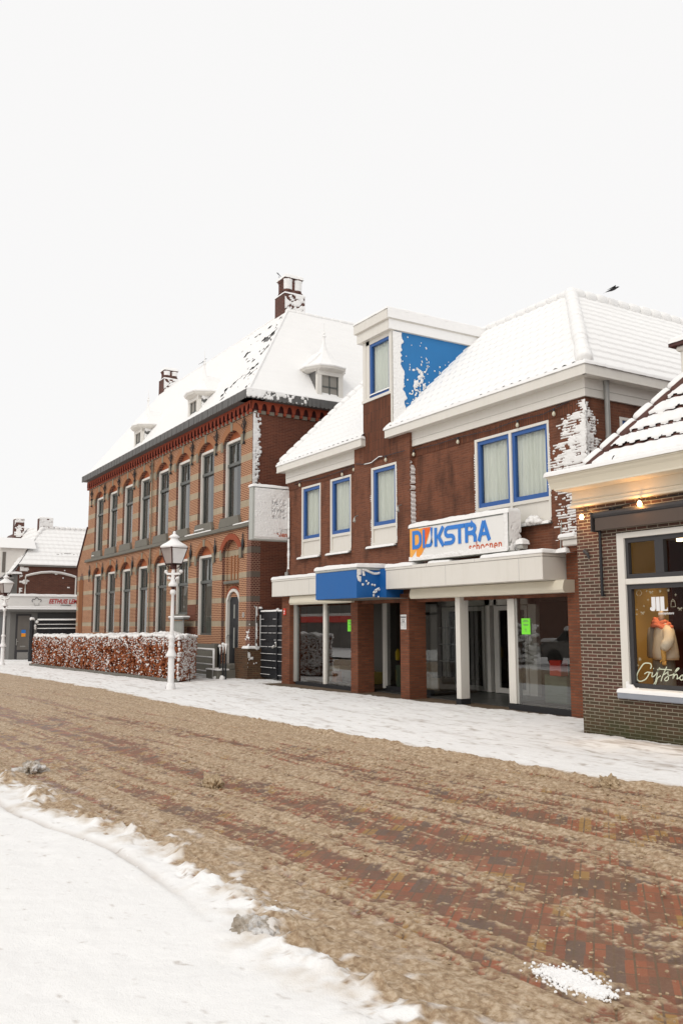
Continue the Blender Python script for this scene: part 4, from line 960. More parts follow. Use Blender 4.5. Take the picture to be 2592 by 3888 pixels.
# ground floor piers
def pier(x0,x1,y0,y1,z1,name='pier'):
    b=MB(); b.box(x0,x1,y0,y1,0,z1); b.build(name,'brick_pier',shop)
pier(-22.45,-21.97,11.72,12.3,2.62); pier(-18.6,-18.28,11.66,12.14,2.32); pier(-16.46,-16.12,11.66,12.14,2.40); pier(-11.44,-10.88,11.86,12.4,3.02)
mb=MB(); mb.box(-22.6,-10.86,11.18,12.6,-.2,.025); mb.build('step','mossy_plinth',shop)
mb=MB(); mb.box(-22.3,-10.9,12.25,17.5,-.1,.04); mb.build('floor','floor_tile',shop)
# canopies
def canopy(x0,x1,y0,z0,z1,mat,name='canopy',depth=W_):
    b=MB(); b.box(x0,x1,y0,depth,z0,z1-.075,0,.006); b.box(x0-.012,x1+.012,y0-.012,depth,z1-.07,z1,1,.006);
    for xs_ in np.arange(x0+1.55,x1-.3,1.6): b.box(xs_,xs_+.006,y0-.0135,y0-.0121,z1-.069,z1-.002,2)
    for xs_ in np.arange(x0+2.2,x1-.3,2.2): b.box(xs_,xs_+.006,y0-.0015,y0-.0002,z0+.01,z1-.08,2)
    return b.build(name,[mat,'sign_frame' if mat=='blue_box' else 'white_paint','ink_grey'],shop)
canopy(-22.66,-18.66,11.49,2.50,3.0,'white_paint'); canopy(-18.64,-16.76,10.66,2.30,3.02,'blue_box'); canopy(-16.49,-11.47,11.29,2.50,3.0,'white_paint')
mb=MB(); mb.box(-16.76,-16.49,11.3,W_,2.3,2.98); mb.build('canopy_infill','blue_box',shop)
cap('canopy_snow',-22.68,-18.66,11.48,W_,3.0,.075,shop,seed=3); cap('canopy_snow',-18.66,-16.74,10.65,T_,3.02,.085,shop,seed=4); cap('canopy_snow',-16.5,-15.45,11.28,W_,3.0,.08,shop,seed=5); cap('canopy_snow',-14.9,-14.2,11.32,W_,3.0,.05,shop,seed=6); cap('canopy_snow',-13.15,-11.45,11.28,W_,3.0,.07,shop,seed=7)
def bluesnow(u,v):   # streaks and spots on the blue canopy's side
    n=.55*vn(u*9,v*13,6)+.45*vn(u*22,v*26,7); cx,cv=.56,.17
    m=((u<.12)&(v>.53-.2*vn(u*20,v*3,3))&(v<.66))|((np.abs(v-(.60+.04*np.sin(u*9)))<.022)&(u>.15)&(u<.72)&(n>.2))|((np.abs(u-.18-.25*(.6-v))<.03)&(v>.50)&(v<.6))|((((u-cx)/.11)**2+((v-cv-.5*(u-cx))/.045)**2)<1)
    m=m|((((u-.78)/.12)**2+((v-.50)/.10)**2+ (n-.5)*1.6)<.75)
    for a,b_,r in ((.17,.30,.025),(.27,.38,.02),(.31,.31,.018),(.33,.34,.016),(.43,.3,.02),(.5,.29,.022),(.47,.05,.025),(.6,.02,.02),(.84,.03,.02),(.75,.36,.015)): m=m|(((u-a)**2+(v-b_)**2)<r*r)
    return np.where(m&(n>.22),.006+.010*n,-.01)
crust('canopy_snow',(-16.748,10.66,2.31),(0,1,0),(0,0,1),(1,0,0),1.2,.66,.009,bluesnow,shop)
# roller shutter boxes
def shutter(x0,x1,y0,y1,z0,z1):
    b=MB(); ym=y1
    p=[(y0+.03,z0),(y0,z0+.05),(y0,z0+.10),(y0+.03,z1-.02),(y0+.06,z1),(y1,z1),(y1,z0)]
    b.prism(p,'x',x0,x1); b.prism([(a+(.02 if a<y1 else 0),c) for a,c in p],'x',x0-.02,x0); return b.build('shutter_box','cream_paint',shop,smooth=False)
shutter(-21.72,-18.44,11.56,11.9,2.25,2.5); shutter(-15.95,-11.25,11.56,11.9,2.27,2.5)
mb=MB(); mb.box(-22.0,-18.3,11.9,17,2.3,2.5); mb.box(-18.62,-11.46,T_+.05,17,2.3,2.5); mb.build('soffit','interior_mid',shop)
mb=MB(); mb.box(-18.62,-16.13,10.7,T_+.1,2.285,2.30); mb.build('soffit','concrete',shop)
# shop fronts
def post(x0,x1,y0,y1,z0,z1,mat='white_paint',nm='post'):
    b=MB(); b.box(x0,x1,y0,y1,z0,z1,0,.006); return b.build(nm,mat,shop)
post(-20.30,-20.18,11.84,11.96,.12,2.28); post(-21.97,-21.82,11.84,11.93,.10,2.28,'alu'); post(-18.66,-18.60,11.86,11.92,.1,2.28,'alu')
post(-14.60,-14.45,11.78,12.02,.14,2.3); post(-13.22,-13.02,12.0,12.18,.14,2.3); mb=MB(); mb.box(-14.61,-14.44,11.77,12.03,.025,.14); mb.box(-13.23,-13.01,11.99,12.19,.025,.14); mb.build('post_foot','bitumen_black',shop)
post(-13.01,-12.95,12.02,12.07,.14,2.28,'alu')

for q_ in ((-21.85,-18.61,11.85,11.97,.025,.115),(-12.98,-11.445,11.95,12.07,.025,.13),(-18.49,-16.5,12.55,12.65,.04,.16)): MB().box(*q_).build('window_base','bitumen_black',shop)
def pane(pts,nm='shop_window'):
    b=MB(); b.add(pts,[(0,1,2,3)]); return b.build(nm,'shop_glass',shop)
pane([(-21.82,11.90,.11),(-20.30,11.90,.11),(-20.30,11.90,2.28),(-21.82,11.90,2.28)]); pane([(-20.18,11.90,.11),(-18.60,11.90,.11),(-18.60,11.90,2.28),(-20.18,11.90,2.28)])
pane([(-12.95,12.01,.13),(-11.42,12.01,.13),(-11.42,12.01,2.3),(-12.95,12.01,2.3)]); pane([(-12.98,12.05,.13),(-13.6,14.4,.13),(-13.6,14.4,2.3),(-12.98,12.05,2.3)])
pane([(-18.4,12.6,.16),(-16.3,12.6,.16),(-16.3,12.6,2.3),(-18.4,12.6,2.3)]); pane([(-16.25,12.2,.1),(-16.6,14.6,.1),(-16.6,14.6,2.3),(-16.25,12.2,2.3)])
post(-18.44,-18.36,12.5,12.6,.1,2.3,'old_white')
# recessed entrance doors
DY=14.35
b=MB(); b.box(-18.35,-18.15,DY,DY+.12,.05,2.3); b.box(-16.62,-16.45,DY,DY+.12,.05,2.3); b.box(-15.1,-14.85,DY,DY+.12,.05,2.3); b.box(-16.3,-16.2,DY,DY+.12,.05,2.3); b.box(-18.35,-14.85,DY,DY+.12,2.16,2.3); b.build('door_surround','white_paint',shop)
def leaf(x0,x1):
    b=MB(); b.box(x0,x0+.09,DY-.03,DY+.03,.06,2.14);b.box(x1-.09,x1,DY-.03,DY+.03,.06,2.14);b.box(x0+.09,x1-.09,DY-.03,DY+.03,2.03,2.14);b.box(x0+.09,x1-.09,DY-.03,DY+.03,.06,.18); d=b.build('door','old_white',shop)
    q=MB(); q.quad((x0+.09,DY,.18),(x1-.09,DY,.18),(x1-.09,DY,2.03),(x0+.09,DY,2.03)); q.build('pane','shop_glass',d)
    q=MB(); q.tube([(x1-.14,DY-.03,.9),(x1-.14,DY-.09,.95),(x1-.14,DY-.09,1.25),(x1-.14,DY-.03,1.3)],.013,6); q.build('handle','zinc',d)
leaf(-18.14,-17.4); leaf(-17.39,-16.63); leaf(-16.19,-15.11)
mb=MB(); mb.box(-22.4,-10.9,17.4,17.5,0,2.6); mb.box(-22.4,-22.3,12,17.5,0,2.6); mb.box(-10.95,-10.9,12.3,17.5,0,2.6); mb.box(-18.55,-18.5,12.65,15,0,2.5); mb.box(-13.4,-10.95,14.2,14.25,0,2.5); mb.box(-22.3,-18.6,13.6,13.65,0,2.5); mb.build('inner_walls','interior_dark',shop)
# display goods inside the windows
random.seed(5)
def crate(x,y,z,w,d,h,mat,nm,label,cat,grp=None):
    o=MB().box(x,x+w,y,y+d,z,z+h,0,.01).build(nm,mat); setorigin(o,(x+w/2,y+d/2,z)); tag(o,label,cat,grp)

for q_ in ((-21.8,-18.7,12.1,13.5,.05,.16),(-13.3,-11.45,12.15,14.1,.05,.15),(-18.48,-16.55,12.7,14,.05,.12)): MB().box(*q_).build('display_floor','interior_floor',shop)
crate(-20.75,12.3,.16,.55,.35,.42,'box_white','display_box','white display box low in the left shop window behind the pane','box')
crate(-20.36,12.15,.16,.22,.2,.28,'box_orange','display_box','small orange box beside the white window post','box')
crate(-19.9,12.5,.16,.9,.4,.30,'box_yellow','display_plinth','yellow topped plinth in the left shop window','plinth')
crate(-19.3,12.2,.16,.5,.3,.22,'cardboard','display_box','tan cardboard box at the foot of the left window by the brick pier','box')
crate(-18.35,12.85,.12,.42,.35,.55,'box_green','display_box','pale green box standing in the middle niche window','box')
crate(-17.6,12.95,.12,.9,.5,.30,'cardboard','display_plinth','low brown plinth in the middle niche window','plinth')
crate(-12.85,12.6,.15,.6,.4,.55,'box_green','display_plinth','olive green plinth in the right shop window','plinth')
crate(-12.15,12.75,.15,.55,.4,.72,'box_white','display_plinth','pale plinth in the right shop window','plinth')
crate(-12.5,12.4,.70,.3,.2,.3,'red_plate','display_box','dark red box on the olive plinth in the right window','box')
def shoe(x,y,z,mat,label):
    o=MB().loft([[(x+u*.28,y-w*.045,z),(x+u*.28,y+w*.045,z),(x+u*.28,y+w*.03,z+h),(x+u*.28,y-w*.03,z+h)] for u,w,h in ((0,.7,.09),(.25,1,.12),(.42,.9,.08),(.7,1.1,.045),(.93,.9,.03),(1,.4,.015))]).build('shoe',mat); setorigin(o,(x,y,z)); tag(o,label,'shoe','shoes displayed in the shop windows')
shoe(-19.75,12.6,.46,'shoe_dark','dark shoe on the yellow topped plinth, left one'); shoe(-19.35,12.7,.46,'shoe_tan','tan shoe on the yellow topped plinth'); shoe(-17.4,13.1,.42,'shoe_tan','tan shoe on the brown plinth in the niche window'); shoe(-17.05,13.05,.42,'shoe_dark','dark shoe on the brown plinth in the niche window'); shoe(-12.08,12.85,.87,'shoe_dark','dark shoe on the pale plinth in the right window')
mb=MB(); mb.lathe([(.10,.3),(.11,.34),(.09,.6),(.12,.85),(.13,1.0),(.04,1.12),(.035,1.3),(.01,1.32)],-18.15,13.0,10); o=mb.build('display_bust','shoe_dark'); setorigin(o,(-18.15,13.0,.3)); tag(o,'black display bust on the left of the middle niche window','bust')
mb=MB(); mb.lathe([(.02,.78),(.06,.80),(.065,1.0),(.03,1.06),(.02,1.08)],-18.33,12.9,8); o=mb.build('yellow_bottle','yellow_plastic'); setorigin(o,(-18.33,12.9,.78)); tag(o,'yellow bag like object beside the black bust','bag')
mb=MB(); mb.tube([(-17.55,13.3,.1),(-17.55,13.3,2.05)],.02,6); mb.blob((-17.6,13.25,1.9),.06); o=mb.build('display_stand','red_brown_paint'); setorigin(o,(-17.55,13.3,.1)); tag(o,'thin dark red display pole in the niche window','stand')
mb=MB()
for zz in (.8,1.2,1.6): mb.box(-17.0,-16.65,13.2,13.6,zz,zz+.02)
mb.tube([(-17.0,13.4,.1),(-17.0,13.4,1.8)],.012,6); mb.tube([(-16.65,13.4,.1),(-16.65,13.4,1.8)],.012,6); o=mb.build('shelf_rack','alu'); setorigin(o,(-16.8,13.4,.1)); tag(o,'thin metal shelf rack inside the niche window','shelf')
# posters, plates, hours sign
def sheetpaper(x0,x1,y,z0,z1,mat,label,cat,nm,lines,grp=None):
    r=thing(nm,label,cat,((x0+x1)/2,y,z0),grp)
    b=MB(); b.box(x0,x1,y-.004,y,z0,z1); b.build('sheet',mat,r)
    b=MB(); w=x1-x0
    for zf,a,c,t in lines: b.box(x0+w*a,x0+w*c,y-.006,y-.0045,z0+(z1-z0)*zf,z0+(z1-z0)*(zf+t))
    b.build('print','ink' if mat!='paper_green' else 'box_green',r); return r
gl=[(.86,.25,.75,.03),(.78,.2,.8,.03),(.6,.2,.8,.03),(.55,.3,.75,.025),(.3,.35,.6,.03),(.2,.4,.6,.03)]
sheetpaper(-19.11,-18.90,11.885,1.52,1.82,'paper_green','bright green notice taped in the left shop window by the brick pier','notice','notice_sheet',gl)
sheetpaper(-12.80,-12.56,11.99,1.50,1.81,'paper_green','bright green notice taped in the right shop window','notice','notice_sheet',gl)
r=sheetpaper(-16.43,-16.21,11.655,1.585,1.90,'paper_white','white opening hours sign with black print on the middle brick pier','sign','hours_sign',[(.84,.05,.95,.07),(.72,.2,.8,.02),(.45,.1,.9,.02),(.36,.1,.3,.015),(.36,.55,.9,.015),(.28,.1,.4,.015),(.28,.55,.9,.015),(.18,.6,.9,.015),(.1,.6,.9,.015)])
textobj('lettering','1-1',.075,Mfront(-16.37,11.648,1.745),'ink',r,offset=.002)
cap('top_snow',-16.43,-16.21,11.64,11.66,1.90,.025,r,over=.002,res=.01)
r=thing('number_sign','small red plate with white symbol on the left brick pier','sign',(-22.25,11.71,1.98)); b=MB(); b.box(-22.32,-22.20,11.695,11.719,1.97,2.16); b.build('plate','red_plate',r)
b=MB(); b.lathe([(.03,0),(.03,.004)],0,0,10); b.v=[(-22.26+x,11.694-z,2.075+y) for x,y,z in b.v]; b.box(-22.28,-22.24,11.690,11.694,2.0,2.03); b.build('symbol','paper_white',r)
# small wall spotlights
for x,y,z,lb in ((-18.35,T_,4.35,'small metal spotlight on the wall left of the tower window'),(-16.45,T_,4.4,'small metal spotlight on the wall right of the tower window')):
    r=thing('wall_spotlight',lb,'spotlight',(x,y,z),'small spotlights on the shop wall'); b=MB(); b.tube([(x-.07,y-.01,z+.10),(x-.03,y-.12,z+.06),(x,y-.16,z)],.012,6); b.build('arm','zinc',r)
    b=MB(); b.tube([(x,y-.16,z+.02),(x+.03,y-.18,z-.08)],.03,8,rs=[.022,.04]); b.build('head','alu',r)
mb=MB(); mb.box(-22.43,-22.30,11.78,11.86,3.08,3.22,0,.02); mb.tube([(-22.36,11.82,3.2),(-22.30,11.86,3.6),(-22.31,11.86,5.3)],.014,5); o=mb.build('cable_box','zinc'); setorigin(o,(-22.36,11.8,3.08)); tag(o,'small snow-topped cable box above the left white canopy','cable box')
crust('cable_snow',(-22.36,11.85,3.3),(1,0,0),(0,0,1),(0,-1,0),.10,2.1,.014,lambda u,v:np.where(np.abs(u-.05)<.03*vn(u*0,v*14,3)+.01*(vn(u*0,v*5,9)>.3),.03,-.01),o)
mb=MB(); mb.tube([(-11.55,W_-.01,3.62),(-11.57,W_-.02,3.3),(-11.6,W_-.01,3.02)],.010,5); o=mb.build('loose_cable','sign_frame'); setorigin(o,(-11.57,W_-.02,3.0)); tag(o,'pale loose cable hanging onto the right white canopy','cable')
# little capping at the right wall end
mb=MB(); mb.box(-11.30,-10.9,11.62,11.95,3.10,3.22,0,.02); mb.box(-11.34,-10.9,11.58,11.95,3.22,3.27,0,.01); o=mb.build('wall_cap','old_white',shop); cap('cap_snow',-11.34,-10.95,11.58,11.95,3.27,.06,shop)
mb=MB(); mb.box(-11.26,-10.9,11.70,11.86,3.0,3.1); mb.build('wall_cap_base','brick_pier',shop); cap('cap_snow',-11.42,-11.2,11.6,11.85,3.0,.09,shop,seed=5)
# roof fascia light sign above the canopy
SY=11.35
sg=thing('shop_sign','long white light box sign reading DIJKSTRA schoenen on the right canopy','shop sign',(-14.0,SY+.15,3.06))
b=MB(); b.box(-15.63,-12.40,SY,SY+.30,3.08,3.84,0,.02); b.build('light_box','sign_frame',sg)
b=MB(); b.box(-15.60,-12.44,SY-.006,SY-.001,3.11,3.80); b.build('face','sign_white',sg)
b=MB()
for x in (-15.5,-12.6): b.box(x-.02,x+.02,SY+.1,SY+.2,3.0,3.09)
b.build('bracket','zinc',sg)
y=SY-.012
# coloured flash behind the first letters: x along the face, z up
fx=lambda u:-15.60+u*3.16; fz=lambda v:3.11+v*.69
def poly(pts,mat,nm,yy,par,th=.004):
    b=MB(); b.prism([(fx(u),fz(v)) for u,v in pts],'y',yy-th,yy); return b.build(nm,mat,par)
plain('logo_amber',(.88,.42,.08),.4,.03)
poly([(0,1),(.10,1),(.155,.20),(.095,.64),(.07,.28),(.0,.0)],'logo_amber','flash',y+.005,sg)
poly([(0,.98),(.125,.98),(.125,.25),(.115,.15),(.085,.60),(.012,.02),(0,.02)],'logo_amber','flash_amber',y+.006,sg,.003)
poly([(.125,.98),(.245,.98),(.185,.42),(.11,.02),(.075,.02),(.075,.40),(.125,.60)],'logo_orange','flash_orange',y+.003,sg,.003)
poly([(.155,.98),(.245,.98),(.17,.40)],'logo_red','flash_red',y,sg,.003)
_SK=[0]
def stroke(pts,wd,y0,th,mb):   # flat ribbon in x,z
    _SK[0]+=1; y0=y0-.0007*(_SK[0]%7)
    P=[Vector((p[0],p[1])) for p in pts]; L_=[];R_=[]
    for i,p in enumerate(P):
        a=(P[i]-P[i-1]) if i else (P[1]-P[0]); c=(P[i+1]-P[i]) if i<len(P)-1 else a
        a=a.normalized();c=c.normalized(); n=Vector((-a.y-c.y,a.x+c.x)); n=n.normalized()*(wd/2)/max(.5,n.normalized().dot(Vector((-a.y,a.x))))
        L_.append(p+n);R_.append(p-n)
    k=len(P); v=[(q.x,y0-th,q.y) for q in L_]+[(q.x,y0-th,q.y) for q in R_]+[(q.x,y0,q.y) for q in L_]+[(q.x,y0,q.y) for q in R_]
    f=[]
    for i in range(k-1): f+=[(i,i+1,k+i+1,k+i),(2*k+i,2*k+i+1,i+1,i),(k+i,k+i+1,3*k+i+1,3*k+i)]
    f+=[(0,k,3*k,2*k),(k-1,3*k-1,4*k-1,2*k-1)] ; mb.add(v,f)
def arc(cx,cz,rx,rz,a0,a1,n=8): return [(cx+rx*math.cos(R(a0+(a1-a0)*i/n)),cz+rz*math.sin(R(a0+(a1-a0)*i/n))) for i in range(n+1)]
LZ0,LZ1=3.345,3.75; H_=LZ1-LZ0; ww=.086
def letter(ch,x,w,mb):
    a=ww/2; z0,z1=LZ0,LZ1; zm=(z0+z1)/2; S=lambda p,t=ww:stroke(p,t,SY-.008,.012,mb)
    if ch=='D': S([(x+a,z1)]+[(x+a,z0)]); S([(x,z1-a)]+[(x+w*.45,z1-a)]+arc(x+w*.5,z1-a-.12,w*.5-a,.12,90,0,5)+arc(x+w*.5,z0+a+.12,w*.5-a,.12,0,-90,5)+[(x,z0+a)])
    if ch=='I': S([(x+a,z1),(x+a,z0)],ww*.9)
    if ch=='J': S([(x+w-a,z1+.02)]+[(x+w-a,z0+.14)]+arc(x+w-.12,z0+a+.1,.12-a,.1,0,-90,5)+[(x,z0+a)],ww*.8)
    if ch=='K': S([(x+a,z1),(x+a,z0)]); S([(x+w-a*.4,z1),(x+a+.10,zm),(x+w-a*.4,z0)])
    if ch=='S': S([(x+w,z1-a),(x+w*.4,z1-a)]+arc(x+w*.38,z1-a-.085,w*.38-a,.085,90,270,8)+arc(x+w*.6,z0+.1175,w*.4-a,.0745,90,-90,8)+[(x+.01,z0+a)])
    if ch=='T': S([(x,z1-a),(x+w,z1-a)]); S([(x+w/2,z1-a),(x+w/2,z0)])
    if ch=='R': S([(x+a,z1),(x+a,z0)]); S([(x,z1-a),(x+w*.55,z1-a)]+arc(x+w*.55,z1-a-.085,w*.45-a,.085,90,-90,8)+[(x+a,z1-a-.17)]); S(arc(x+w*.55,z0+.09,w*.45-a,.10,90,0,5)+[(x+w-a,z0)])
    if ch=='A': S([(x+a*.8,z0),(x+w/2,z1-.01)]); S([(x+w-a*.8,z0),(x+w/2,z1-.01)]); S([(x+w*.2,z0+.14),(x+w*.8,z0+.14)],ww*.8)
mb=MB()
for ch,X,w in (('D',-15.50,.34),('I',-15.12,.08),('J',-15.01,.25),('K',-14.70,.32),('S',-14.37,.36),('T',-14.02,.32),('R',-13.68,.35),('A',-13.29,.38)): letter(ch,X,w,mb)
mb.build('lettering','logo_blue',sg)
textobj('word_lettering','schoenen',.27,Mfront(-13.58,SY-.008,3.155),'word_orange',sg,offset=.004,fitw=.98,spacing=1.08)
cap('top_snow',-15.64,-12.39,SY-.01,SY+.31,3.84,.10,sg,res=.03,seed=5)
crust('face_snow',(-15.62,SY-.008,3.09),(1,0,0),(0,0,1),(0,-1,0),3.2,.2,.014,lambda u,v:np.where(v<.055+.03*vn(u*9,v*0,3)+.035*vn(u*25,v*0,4)+.03*np.exp(-((u-2.15)/.15)**2)+.02*np.exp(-((u-2.6)/.2)**2),.02+.015*vn(u*14,v*14,5),-.01),sg)
crust('end_snow',(-12.395,SY-.01,3.1),(0,1,0),(0,0,1),(1,0,0),.31,.76,.016,lambda u,v:np.where(fbm(u*12,v*9,3,5)+.35*(v-.2)>.36,.018,-.01),sg)
crust('end_snow',(-12.56,SY-.008,3.11),(1,0,0),(0,0,1),(0,-1,0),.16,.72,.014,lambda u,v:np.where(u>.03+.05*vn(v*14,u*0,3),.012,-.01),sg)
r=thing('sign_floodlight','snow-capped floodlight at the right end of the long white sign','floodlight',(-12.22,11.6,3.0)); b=MB(); b.tube([(-12.22,11.7,3.0),(-12.22,11.6,3.15)],.015,6); b.build('arm','zinc',r); b=MB(); b.box(-12.30,-12.16,11.45,11.62,3.12,3.22,0,.02); b.build('head','alu',r); cap('head_snow',-12.31,-12.15,11.44,11.63,3.22,.11,r,res=.02)
b=MB(); b.blob((-12.2,11.55,4.0-.5),.12,flat=.7); 
b=MB(); random.seed(2)
for q_ in ((-12.3,3.66,.07),(-12.2,3.69,.09),(-12.08,3.68,.08),(-12.0,3.64,.05)): b.blob((q_[0],W_-.11,q_[1]),q_[2],n=8)
b.build('ledge_snow','snow',shop,smooth=True)
# projecting double-sided light box on the left corner
ps_=thing('projecting_sign','square white projecting light box crusted with snow, half-hidden words','shop sign',(-22.55,11.6,4.1))
PX=-22.42; b=MB(); b.box(PX-.24,PX,10.72,12.03,4.12,5.68,0,.015); b.build('light_box','sign_frame',ps_)
b=MB(); b.box(PX-.02,PX+.006,10.78,12.0,4.16,5.64); b.build('face','sign_white',ps_)
b=MB(); b.box(PX-.14,PX-.08,11.95,12.15,5.5,5.56); b.box(PX-.14,PX-.08,11.95,12.15,4.25,4.31); b.build('bracket','zinc',ps_)
def faint(body,size,yy,zz,mat,nm,**kw): textobj(nm,body,size,Mside(PX+.026,yy,zz),mat,ps_,**kw)
faint('Dames',.155,11.34,5.18,'ink_grey','word_dames'); faint('Heren',.155,11.34,4.97,'ink_grey','word_heren'); faint('Kinder',.155,11.34,4.76,'ink_grey','word_kinder')
faint('schoenen',.22,11.14,4.24,'word_orange','word_schoenen',sx=.84,offset=.002)
def facesnow(u,v):
    h=.016+.010*fbm(u*7,v*10,4,3)+.006*vn(u*30,v*30,4)
    txt=((u>.55)&(u<1.02)&(v>.60)&(v<1.18))
    thin=txt&(fbm(u*26,v*20,3,7)>.50)
    sch=(v>.06)&(v<.30)&(u>.40)
    open_=sch&(u-.40+.35*(vn(u*16,v*12,8)-.5)>.36)
    h=np.where(thin,h*.35,h); h=np.where(open_,-.01,h)
    h=np.where((v<.03)|(u>1.19),-.01,h)
    return h
crust('face_snow',(PX+.008,10.79,4.17),(0,1,0),(0,0,1),(1,0,0),1.22,1.47,.013,facesnow,ps_)
cap('top_snow',PX-.25,PX+.02,10.71,12.0,5.68,.075,ps_,res=.025,seed=4)
# ------------------------------------------------------------------ gift shop on the right
J=10.45; JX0=-9.83; JX1=-4.6
gs=thing('gift_shop','low dark brick gift shop with cream cornice, snowy tiled roof and lit display window','shop building',(JX0,J,0))
mb=MB(); wallholes(mb,JX0,JX1,-.1,3.62,J,[(-9.03,-6.4,.62,3.08,0)],.16,0,0)
mb.quad((JX0,J,-.1),(JX0,J+6,-.1),(JX0,J+6,4.0),(JX0,J,4.0)); mb.quad((JX1,J,-.1),(JX1,J+6,-.1),(JX1,J+6,4.0),(JX1,J,4.0)); mb.build('wall','brick_gift',gs)
mb=MB(); mb.box(-9.2,-6.3,J-.006,J,3.08,3.22); mb.build('soldier_course','brick_gift',gs)
mb=MB(); mb.box(JX0-.02,JX1,J-.16,J+.02,-.2,.012); mb.build('plinth_strip','mossy_plinth',gs)
mb=MB()
mb.box(JX0-.03,JX1,J-.05,J+.3,3.66,3.82,0,.004); mb.box(JX0-.045,JX1,J-.065,J+.3,3.585,3.662,0,.012); mb.box(JX0-.06,JX1,J-.085,J+.3,3.555,3.60,0,.012)
mb.box(JX0-.10,JX1,J-.37,J+.3,3.818,3.86,0,.004)
mb.prism([(J-.37,3.85),(J-.385,3.90),(J-.40,3.94),(J-.43,3.98),(J-.45,4.03),(J-.45,4.06),(J+.3,4.06),(J+.3,3.85)],'x',JX0-.17,JX1)
mb.box(JX0-.18,JX1,J-.462,J-.44,4.02,4.055); mb.build('cornice','cream_paint',gs)
cap('cornice_snow',JX0-.2,JX1,J-.47,J-.05,4.055,.07,gs,res=.022,seed=12)
# tiled roof
f0=Vector((-9.45,10.30,4.10)); k_=1.22; s1=2.6
A_=tuple(f0); D_=(f0.x+s1,f0.y+s1,f0.z+k_*s1); B_=(JX1+.2,f0.y,f0.z); C_=(JX1+.2,f0.y+s1,D_[2])
rf=MB(); rf.quad(A_,B_,C_,D_); rf.quad(A_,(f0.x,f0.y+6,f0.z),(D_[0],f0.y+6,D_[2]),D_); rf.build('roof','terracotta_dark',gs)
def tiles(P,s,t,du,dv): 
    fr=(dv/.325)%1
    return .012+.018*np.cos(2*np.pi*du/.22)+.035*(1-fr)
sheet('roof_tiles',A_,B_,C_,D_,gs,330,170,tiles,'terracotta_dark')
def rs_(P,s,t,du,dv):
    fr=(dv/.325)%1
    e=np.clip(np.minimum(fr-.12,1.0-fr)/.10,0,1)
    return .02+.006*np.cos(2*np.pi*du/.22)+.034*(1-fr)+.04*np.sqrt(e)*(.8+.5*fbm(du*2,dv*2,3,3))+.006*(fbm(du*14,dv*14,3,5)-.5)
def rm_(P,s,t,du,dv):
    row=np.floor(dv/.325); fr=dv/.325-row
    g_=.155+.16*(vn(du*3.1,row*3.3,4)-.5)+.035*np.cos(2*np.pi*du/.22)-.2*sst(vn(du*1.3,row*1.7,8),.55,.75)
    hole=(fr<g_)&(row>0)
    col_=(np.abs(((du/.22)%1)-.5)<.10)&(fbm(du*1.7,dv*1.7,3,12)>.60)&(fr<.6)
    return ~(hole|col_)
sheet('roof_snow',A_,B_,C_,D_,gs,520,300,rs_,'snow',mask=rm_)
rolls('hip_tile',f0+Vector((.05,-.01,.03)),Vector(D_)+Vector((.05,-.01,.03)),14,.085,gs,'terracotta_dark',gap=-.02,seed=4)
rolls('hip_snow',f0+Vector((-.01,.0,.085)),Vector(D_)+Vector((-.01,0,.095)),14,.088,gs,gap=.02,seed=9)
mb=MB(); mb.box(-8.50,-7.2,11.5,12.4,4.8,6.0); mb.box(-8.55,-7.15,11.45,12.5,5.98,6.06,0,.02); dm2=mb.build('dormer','white_paint',gs); mb=MB(); mb.box(-8.63,-7.1,11.38,12.6,6.06,6.12); mb.build('dormer_edge','red_brown_paint',dm2); cap('dormer_snow',-8.62,-7.1,11.38,12.6,6.12,.09,dm2)
# window
WX0,WX1=-9.03,-6.4
mb=MB(); mb.box(WX0,WX0+.135,J-.01,J+.12,.70,3.07,0,.006); mb.box(WX1-.13,WX1,J-.01,J+.12,.70,3.07,0,.006); mb.box(WX0+.135,WX1-.13,J-.01,J+.12,2.985,3.07,0,.004); mb.box(WX0+.135,WX1-.13,J-.008,J+.13,2.285,2.37,0,.008); mb.box(WX0+.135,WX1-.13,J-.005,J+.12,.70,.765); wf=mb.build('window_frame','white_paint',gs)
mb=MB(); a,b=WX0+.136,WX1-.131
mb.box(a,b,J+.03,J+.10,2.372,2.44);mb.box(a,b,J+.03,J+.10,2.915,2.984);mb.box(a,a+.05,J+.03,J+.10,2.44,2.915);
for x in (-8.36,-7.4): mb.box(x,x+.15,J+.025,J+.11,2.44,2.915)
mb.box(a,b,J+.03,J+.10,2.215,2.284);mb.box(a,b,J+.03,J+.10,.767,.83);mb.box(a,a+.075,J+.03,J+.10,.83,2.215);mb.box(b-.08,b,J+.03,J+.10,.83,2.215)
mb.build('sash','anthracite',wf)
mb=MB(); mb.quad((a+.05,J+.085,.83),(b,J+.085,.83),(b,J+.085,2.215),(a+.05,J+.085,2.215)); mb.quad((a+.05,J+.085,2.44),(b,J+.085,2.44),(b,J+.085,2.915),(a+.05,J+.085,2.915)); mb.build('pane','warm_glass',wf)
plain('sill_blue',(.27,.29,.33),.6,.06,3)
mb=MB(); mb.box(WX0-.03,WX1+.03,J-.10,J+.1,.60,.70,0,.012); mb.build('window_sill','sill_blue',gs)
cap('sill_snow',WX0-.03,WX1,J-.10,J+.01,.70,.05,gs,over=.006,res=.018,seed=6)
crust('sill_snow',(WX0+.10,J-.015,.70),(1,0,0),(0,0,1),(0,-1,0),.35,.22,.012,lambda u,v:np.where(v<.13-.5*u+.05*vn(u*20,u*0,3),.03,-.01),gs)
